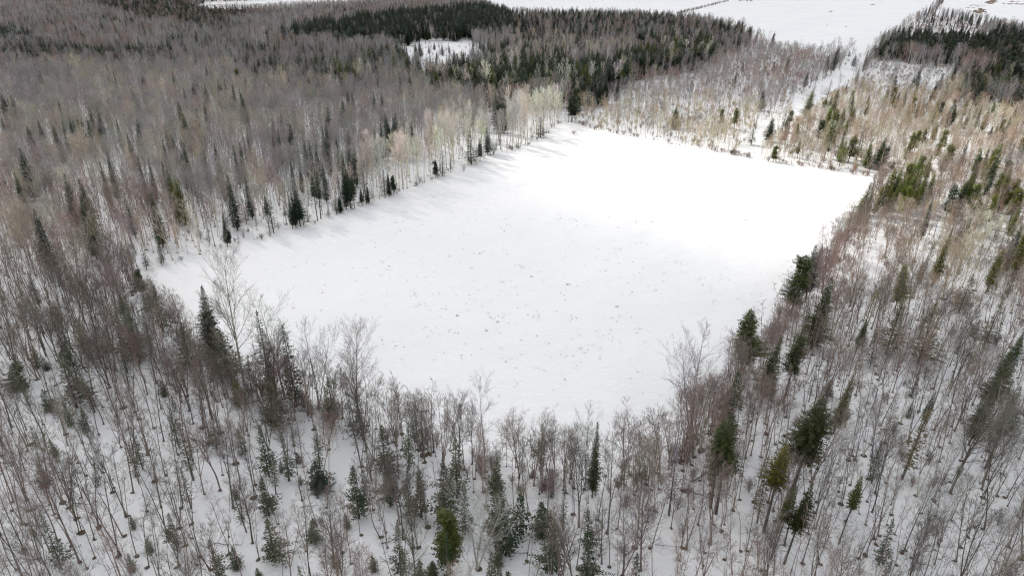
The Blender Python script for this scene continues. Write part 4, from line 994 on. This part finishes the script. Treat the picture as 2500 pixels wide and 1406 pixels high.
def make(t):
    kind, x, y, H, lx, ly, wd, tint, zone, label, var, spx = t
    K = KINDS[kind]
    tm, km = K["var"][var % len(K["var"])]
    nm = NAMES[kind]
    s = H / K["ref"]
    rot = Euler((-ly, lx, 0)).to_matrix() @ Matrix.Rotation(rng.uniform(0, 6.283), 3, 'Z')
    root = bpy.data.objects.new(nm, None) if tm else bpy.data.objects.new(nm, km)
    root.location = (x, y, float(terrain(x, y)))
    root.rotation_euler = rot.to_euler()
    root.scale = (s * wd, s * wd, s)
    root["tint"] = list(tint)
    C.objects.link(root)
    if tm:
        root.empty_display_size = .2
        for pn, mm in (("trunk", tm), ("crown", km)):
            c = bpy.data.objects.new(pn, mm)
            c["tint"] = list(tint)
            c.parent = root
            C.objects.link(c)
            kind_src.setdefault(kind, {}).setdefault(var % len(K["var"]), {})[pn] = c
    else:
        kind_src.setdefault(kind, {}).setdefault(var % len(K["var"]), {})["crown"] = root
    if not label:
        auto.setdefault(auto_label(t)[0], []).append((auto_label(t)[1], root))
        label = 'x'
    root["label"] = label
    root["category"] = {"shrub": "shrub"}.get(kind, "tree")
    root["group"] = GROUPS[nm]
    return root
rest = {}
for nm, L in by.items():
    L.sort(key=lambda t: (t[9] is None, -t[11]) if t[9] and t[11] > 0 else (True, -t[11]))
    lim = LIMIT[nm]
    seen = [t for t in L if t[11] > 0]
    ind = seen[:lim]
    # every variant must exist once as an object
    have = {(t[0], t[10] % len(KINDS[t[0]]["var"])) for t in ind}
    for t in seen[lim:]:
        k = (t[0], t[10] % len(KINDS[t[0]]["var"]))
        if k not in have:
            have.add(k); ind.append(t)
    ids = {id(t) for t in ind}
    for t in ind:
        make(t)
    for t in L:
        if id(t) not in ids:
            rest.setdefault(t[0], []).append(t)

for (size, tone, side, lm), L in auto.items():
    L.sort(key=lambda q: q[0])
    for i, (_, root) in enumerate(L):
        if len(L) == 1:
            root["label"] = f"{size} {tone} {side} {lm}"
        else:
            root["label"] = f"{ORD[min(i, len(ORD) - 1)]} {size} {tone} {side} {lm}"

STUFF = {"slim": ("slim_tree_forest", "slim leafless trees crowding the woods beyond the nearest rows", "forest"), "bare": ("bare_tree_forest", "mass of leafless grey and brown trees in the woods behind the nearest ones", "forest"), "broad": ("broad_tree_forest", "wide-crowned leafless trees scattered through the woods", "forest"),
         "aspen": ("aspen_forest", "pale aspens standing deeper in the left and far woods", "forest"), "birch": ("birch_forest", "far birches with reddish crowns in the right and distant woods", "forest"),
         "spruce": ("spruce_forest", "dark spruces massed in the far woods beyond the field", "forest"), "highcrown": ("tall_spruce_forest", "far bare-stemmed spruces in the woods", "forest"), "pine": ("pine_forest", "far bushy pines in the distant dark blocks", "forest"),
         "sparse": ("thin_conifer_forest", "thin conifers growing under the bare trees away from the viewer", "forest"), "young": ("fir_undergrowth", "little young firs dotted on the forest snow", "undergrowth"), "shrub": ("shrub_undergrowth", "leafless brush along the edges and clearings", "undergrowth")}
def scatter(kind, L):
    name, label, cat = STUFF[kind]
    K = KINDS[kind]
    k = len(L)
    me = bpy.data.meshes.new(name)
    me.vertices.add(k)
    co = np.array([(t[1], t[2], float(terrain(t[1], t[2]))) for t in L], np.float32)
    me.vertices.foreach_set("co", co.ravel())
    def attr(nm, typ, data, field):
        a = me.attributes.new(nm, typ, 'POINT')
        a.data.foreach_set(field, np.asarray(data).ravel())
    rots = []
    for t in L:
        m3 = Euler((-t[5], t[4], 0)).to_matrix() @ Matrix.Rotation(rng.uniform(0, 6.283), 3, 'Z')
        rots.append(tuple(m3.to_euler()))
    attr("rot", 'FLOAT_VECTOR', np.array(rots, np.float32), "vector")
    attr("scl", 'FLOAT_VECTOR', np.array([(t[3] / K["ref"] * t[6], t[3] / K["ref"] * t[6], t[3] / K["ref"]) for t in L], np.float32), "vector")
    attr("tint", 'FLOAT_COLOR', np.array([(*t[7], 1) for t in L], np.float32), "color")
    attr("pick", 'INT', np.array([t[10] % len(K["var"]) for t in L], np.int32), "value")
    ob = bpy.data.objects.new(name, me)
    C.objects.link(ob)
    ng = bpy.data.node_groups.new(name, 'GeometryNodeTree')
    ng.interface.new_socket("Geometry", in_out='INPUT', socket_type='NodeSocketGeometry')
    ng.interface.new_socket("Geometry", in_out='OUTPUT', socket_type='NodeSocketGeometry')
    N, Lk = ng.nodes, ng.links
    gi, go = N.new('NodeGroupInput'), N.new('NodeGroupOutput')
    jall = N.new('GeometryNodeJoinGeometry')
    for vi in sorted(kind_src[kind]):
        parts = kind_src[kind][vi]
        jp = N.new('GeometryNodeJoinGeometry')
        for pn in parts:
            oi = N.new('GeometryNodeObjectInfo')
            oi.transform_space = 'ORIGINAL'
            oi.inputs['Object'].default_value = parts[pn]
            Lk.new(oi.outputs['Geometry'], jp.inputs[0])
        g2i = N.new('GeometryNodeGeometryToInstance')
        Lk.new(jp.outputs[0], g2i.inputs[0])
        Lk.new(g2i.outputs[0], jall.inputs[0])
    m2p = N.new('GeometryNodeMeshToPoints')
    Lk.new(gi.outputs[0], m2p.inputs['Mesh'])
    iop = N.new('GeometryNodeInstanceOnPoints')
    Lk.new(m2p.outputs[0], iop.inputs['Points'])
    Lk.new(jall.outputs[0], iop.inputs['Instance'])
    iop.inputs['Pick Instance'].default_value = True
    def named(nm, typ):
        a = N.new('GeometryNodeInputNamedAttribute')
        a.data_type = typ
        a.inputs['Name'].default_value = nm
        return a.outputs['Attribute']
    Lk.new(named("pick", 'INT'), iop.inputs['Instance Index'])
    e2r = N.new('FunctionNodeEulerToRotation')
    Lk.new(named("rot", 'FLOAT_VECTOR'), e2r.inputs[0])
    Lk.new(e2r.outputs[0], iop.inputs['Rotation'])
    Lk.new(named("scl", 'FLOAT_VECTOR'), iop.inputs['Scale'])
    Lk.new(iop.outputs[0], go.inputs[0])
    md = ob.modifiers.new("scatter", 'NODES')
    md.node_group = ng
    ob["kind"] = "stuff"
    ob["label"] = label
    ob["category"] = cat
for kind, L in rest.items():
    scatter(kind, L)
print("TREES", len(trees), {k: len(v) for k, v in rest.items()}, {k: len(v) for k, v in by.items()})

# ------------------------------------------------------------------ small things on the snow
def tuft(R, big=1.0):
    mb = MB()
    for _ in range(int(16 * big)):
        a = R.uniform(0, 6.28)
        q = Vector((R.gauss(0, .13 * big), R.gauss(0, .09 * big), -.02))
        d = Vector((math.cos(a) * R.uniform(.1, .8), math.sin(a) * R.uniform(.1, .8), R.uniform(.3, 1))).normalized()
        mb.tube([q, q + d * R.uniform(.12, .38) * big], [.02, .01], 3)
    return mb
weeds = MB()
R = random.Random(5)
gcnt = 0
while gcnt < 400:
    r_ = R.random()
    if r_ < .55:
        u, v = R.gauss(1150, 330), R.gauss(680, 130)
    else:
        u, v = R.uniform(600, 2100), R.uniform(380, 1050)
    if not inpoly(np.array([u]), np.array([v]), FIELD)[0]:
        continue
    x0, y0 = ground(u, v)
    for _ in range(R.choice((1, 1, 1, 2, 4))):
        x, y = x0 + R.gauss(0, .8), y0 + R.gauss(0, .8)
        z = float(terrain(x, y))
        for _ in range(R.randrange(3, 9)):
            a = R.uniform(0, 6.28)
            q = Vector((x + R.gauss(0, .12), y + R.gauss(0, .12), z - .02))
            d = Vector((math.cos(a) * .6, math.sin(a) * .6, R.uniform(.3, 1))).normalized()
            weeds.tube([q, q + d * R.uniform(.12, .4)], [.014, .007], 3)
    gcnt += 1
for _ in range(700):      # stalks along the field margin and through the wood
    i = R.randrange(8, 19)
    f = R.random()
    u = FIELD[i][0] * (1 - f) + FIELD[i + 1][0] * f; v = FIELD[i][1] * (1 - f) + FIELD[i + 1][1] * f
    x, y = ground(u, v)
    x += R.gauss(0, 1.2); y += R.gauss(0, 1.2)
    z = float(terrain(x, y))
    q = Vector((x, y, z - .02))
    weeds.tube([q, q + Vector((R.gauss(0, .1), R.gauss(0, .1), R.uniform(.2, .7)))], [.012, .006], 3)
o = bpy.data.objects.new("dead_grass", weeds.mesh("dead_grass", [m_weed]))
C.objects.link(o)
o["kind"] = "stuff"; o["category"] = "grass"
o["label"] = "sparse brown weed stalks poking through the field's snow"
for (u, v, s, lab) in [(1386, 693, 2.4, "largest dark weed clump near the middle of the snowy field"), (1507, 747, 2.2, "weed clump right of and below the field's middle one"), (1117, 770, 2.0, "dark weed clump in the lower left half of the field"), (1297, 674, 1.8, "weed clump left of the field's largest one"),
                       (1187, 805, 1.8, "weed clump below the dark one in the field's lower left half"), (1820, 538, 2.0, "small brown weed clump on the sunlit snow near the field's right side"), (1732, 477, 1.8, "weed speck in the sunlit upper right part of the field"), (1378, 923, 1.5, "weed tuft closest to the field's near corner"),
                       (1890, 808, 1.6, "weed tuft beside the green spruce on the field's right edge"), (1655, 405, 1.6, "weed speck highest up in the field"), (1592, 543, 1.9, "brown weed clump at the edge of the cloud shade in the field"), (950, 650, 1.6, "weed tuft in the left half of the field")]:
    x, y = ground(u, v)
    if not inpoly(np.array([float(u)]), np.array([float(v)]), FIELD)[0]:
        u, v = u - 60, v - 20
        x, y = ground(u, v)
    ob = bpy.data.objects.new("weed_clump", tuft(R, s * .62).mesh("weed_clump", [m_weed]))
    ob.location = (x, y, float(terrain(x, y)))
    C.objects.link(ob)
    ob["label"] = lab; ob["category"] = "weed"; ob["group"] = "weed clumps on the open field"

m_log, n, l, b, _ = mat("log_bark")
v = ramp(n, l, noise(n, l, 6, 4), [(0.3, (.06, .05, .042)), (0.7, (.2, .17, .14))])
l.new(v, b.inputs['Base Color'])
b.inputs['Roughness'].default_value = 0.9
def log(u0, v0, u1, v1, r, name, lab, z1=.35):
    x0, y0 = ground(u0, v0); x1, y1 = ground(u1, v1)
    cx, cy = (x0 + x1) / 2, (y0 + y1) / 2
    mb = MB()
    a = Vector((x0 - cx, y0 - cy, .12)); b_ = Vector((x1 - cx, y1 - cy, z1))
    pts = [a.lerp(b_, i / 6) + Vector((R.gauss(0, .05), R.gauss(0, .05), R.gauss(0, .04))) for i in range(7)]
    mb.tube(pts, [r * (1 - .1 * i) for i in range(7)], 7)
    for _ in range(7):
        q = pts[R.randrange(2, 7)]
        mb.tube([q, q + Vector((R.gauss(0, .6), R.gauss(0, .6), R.uniform(.1, .8)))], [r * .3, .01], 3)
    ob = bpy.data.objects.new(name, mb.mesh(name, [m_log], True))
    ob.location = (cx, cy, float(terrain(cx, cy)))
    C.objects.link(ob)
    ob["label"] = lab; ob["category"] = "log"
log(1672, 1193, 1728, 1218, .11, "fallen_log", "fallen stem lying on the snow left of the two spruces grown together")
log(1690, 1178, 1742, 1154, .12, "fallen_log", "fallen broken stem with branches leaning up toward the joined spruces", 1.2)
log(2222, 1362, 2245, 1388, .16, "fallen_log", "short dark rotten log on the snow near the bottom right")
log(735, 1242, 785, 1241, .05, "fallen_branch", "thin fallen branch on the snow below the stout young fir")
log(2200, 1347, 2216, 1352, .16, "fallen_log", "dark mossy log lump just above the rotten log at bottom right")
log(2147, 1050, 2180, 1058, .09, "fallen_log", "thin log lying on snow right of the twin-topped spruce")
for k_, (u, v, dx, dy) in enumerate([(180, 1230, 60, 14), (420, 1180, -50, 16), (520, 1330, 70, 8), (930, 1330, 60, -14), (1290, 1350, -60, 10), (1600, 1330, 60, 12), (1850, 1290, -50, 16), (2050, 1100, 55, 8), (2350, 1300, 60, -14), (2230, 880, 40, 8), (120, 1010, 50, 10), (690, 1120, 44, 8), (1980, 930, 40, -8), (2440, 1150, -50, 10)]):
    lm = min(LM, key=lambda q: (q[0] - u) ** 2 + (q[1] - v) ** 2)
    sd_ = ("right of" if u > lm[0] else "left of") if abs(u - lm[0]) > abs(v - lm[1]) else ("below" if v > lm[1] else "above")
    log(u, v, u + dx, v + dy, rng.uniform(.035, .06), "fallen_branch", f"thin fallen stem on the snow {sd_} {lm[2]}", rng.uniform(.2, .9))
x, y = ground(1344, 1262)
mb = MB()
mb.tube([Vector((0, 0, -.2)), Vector((.02, 0, .5)), Vector((0, .02, 1.0)), Vector((.03, 0, 1.25))], [.14, .12, .11, .06], 8)
ob = bpy.data.objects.new("tree_stump", mb.mesh("tree_stump", [m_log], True))
ob.location = (x, y, float(terrain(x, y)))
C.objects.link(ob)
ob["label"] = "short snapped-off brown stump standing in the snow near the bottom centre"; ob["category"] = "stump"
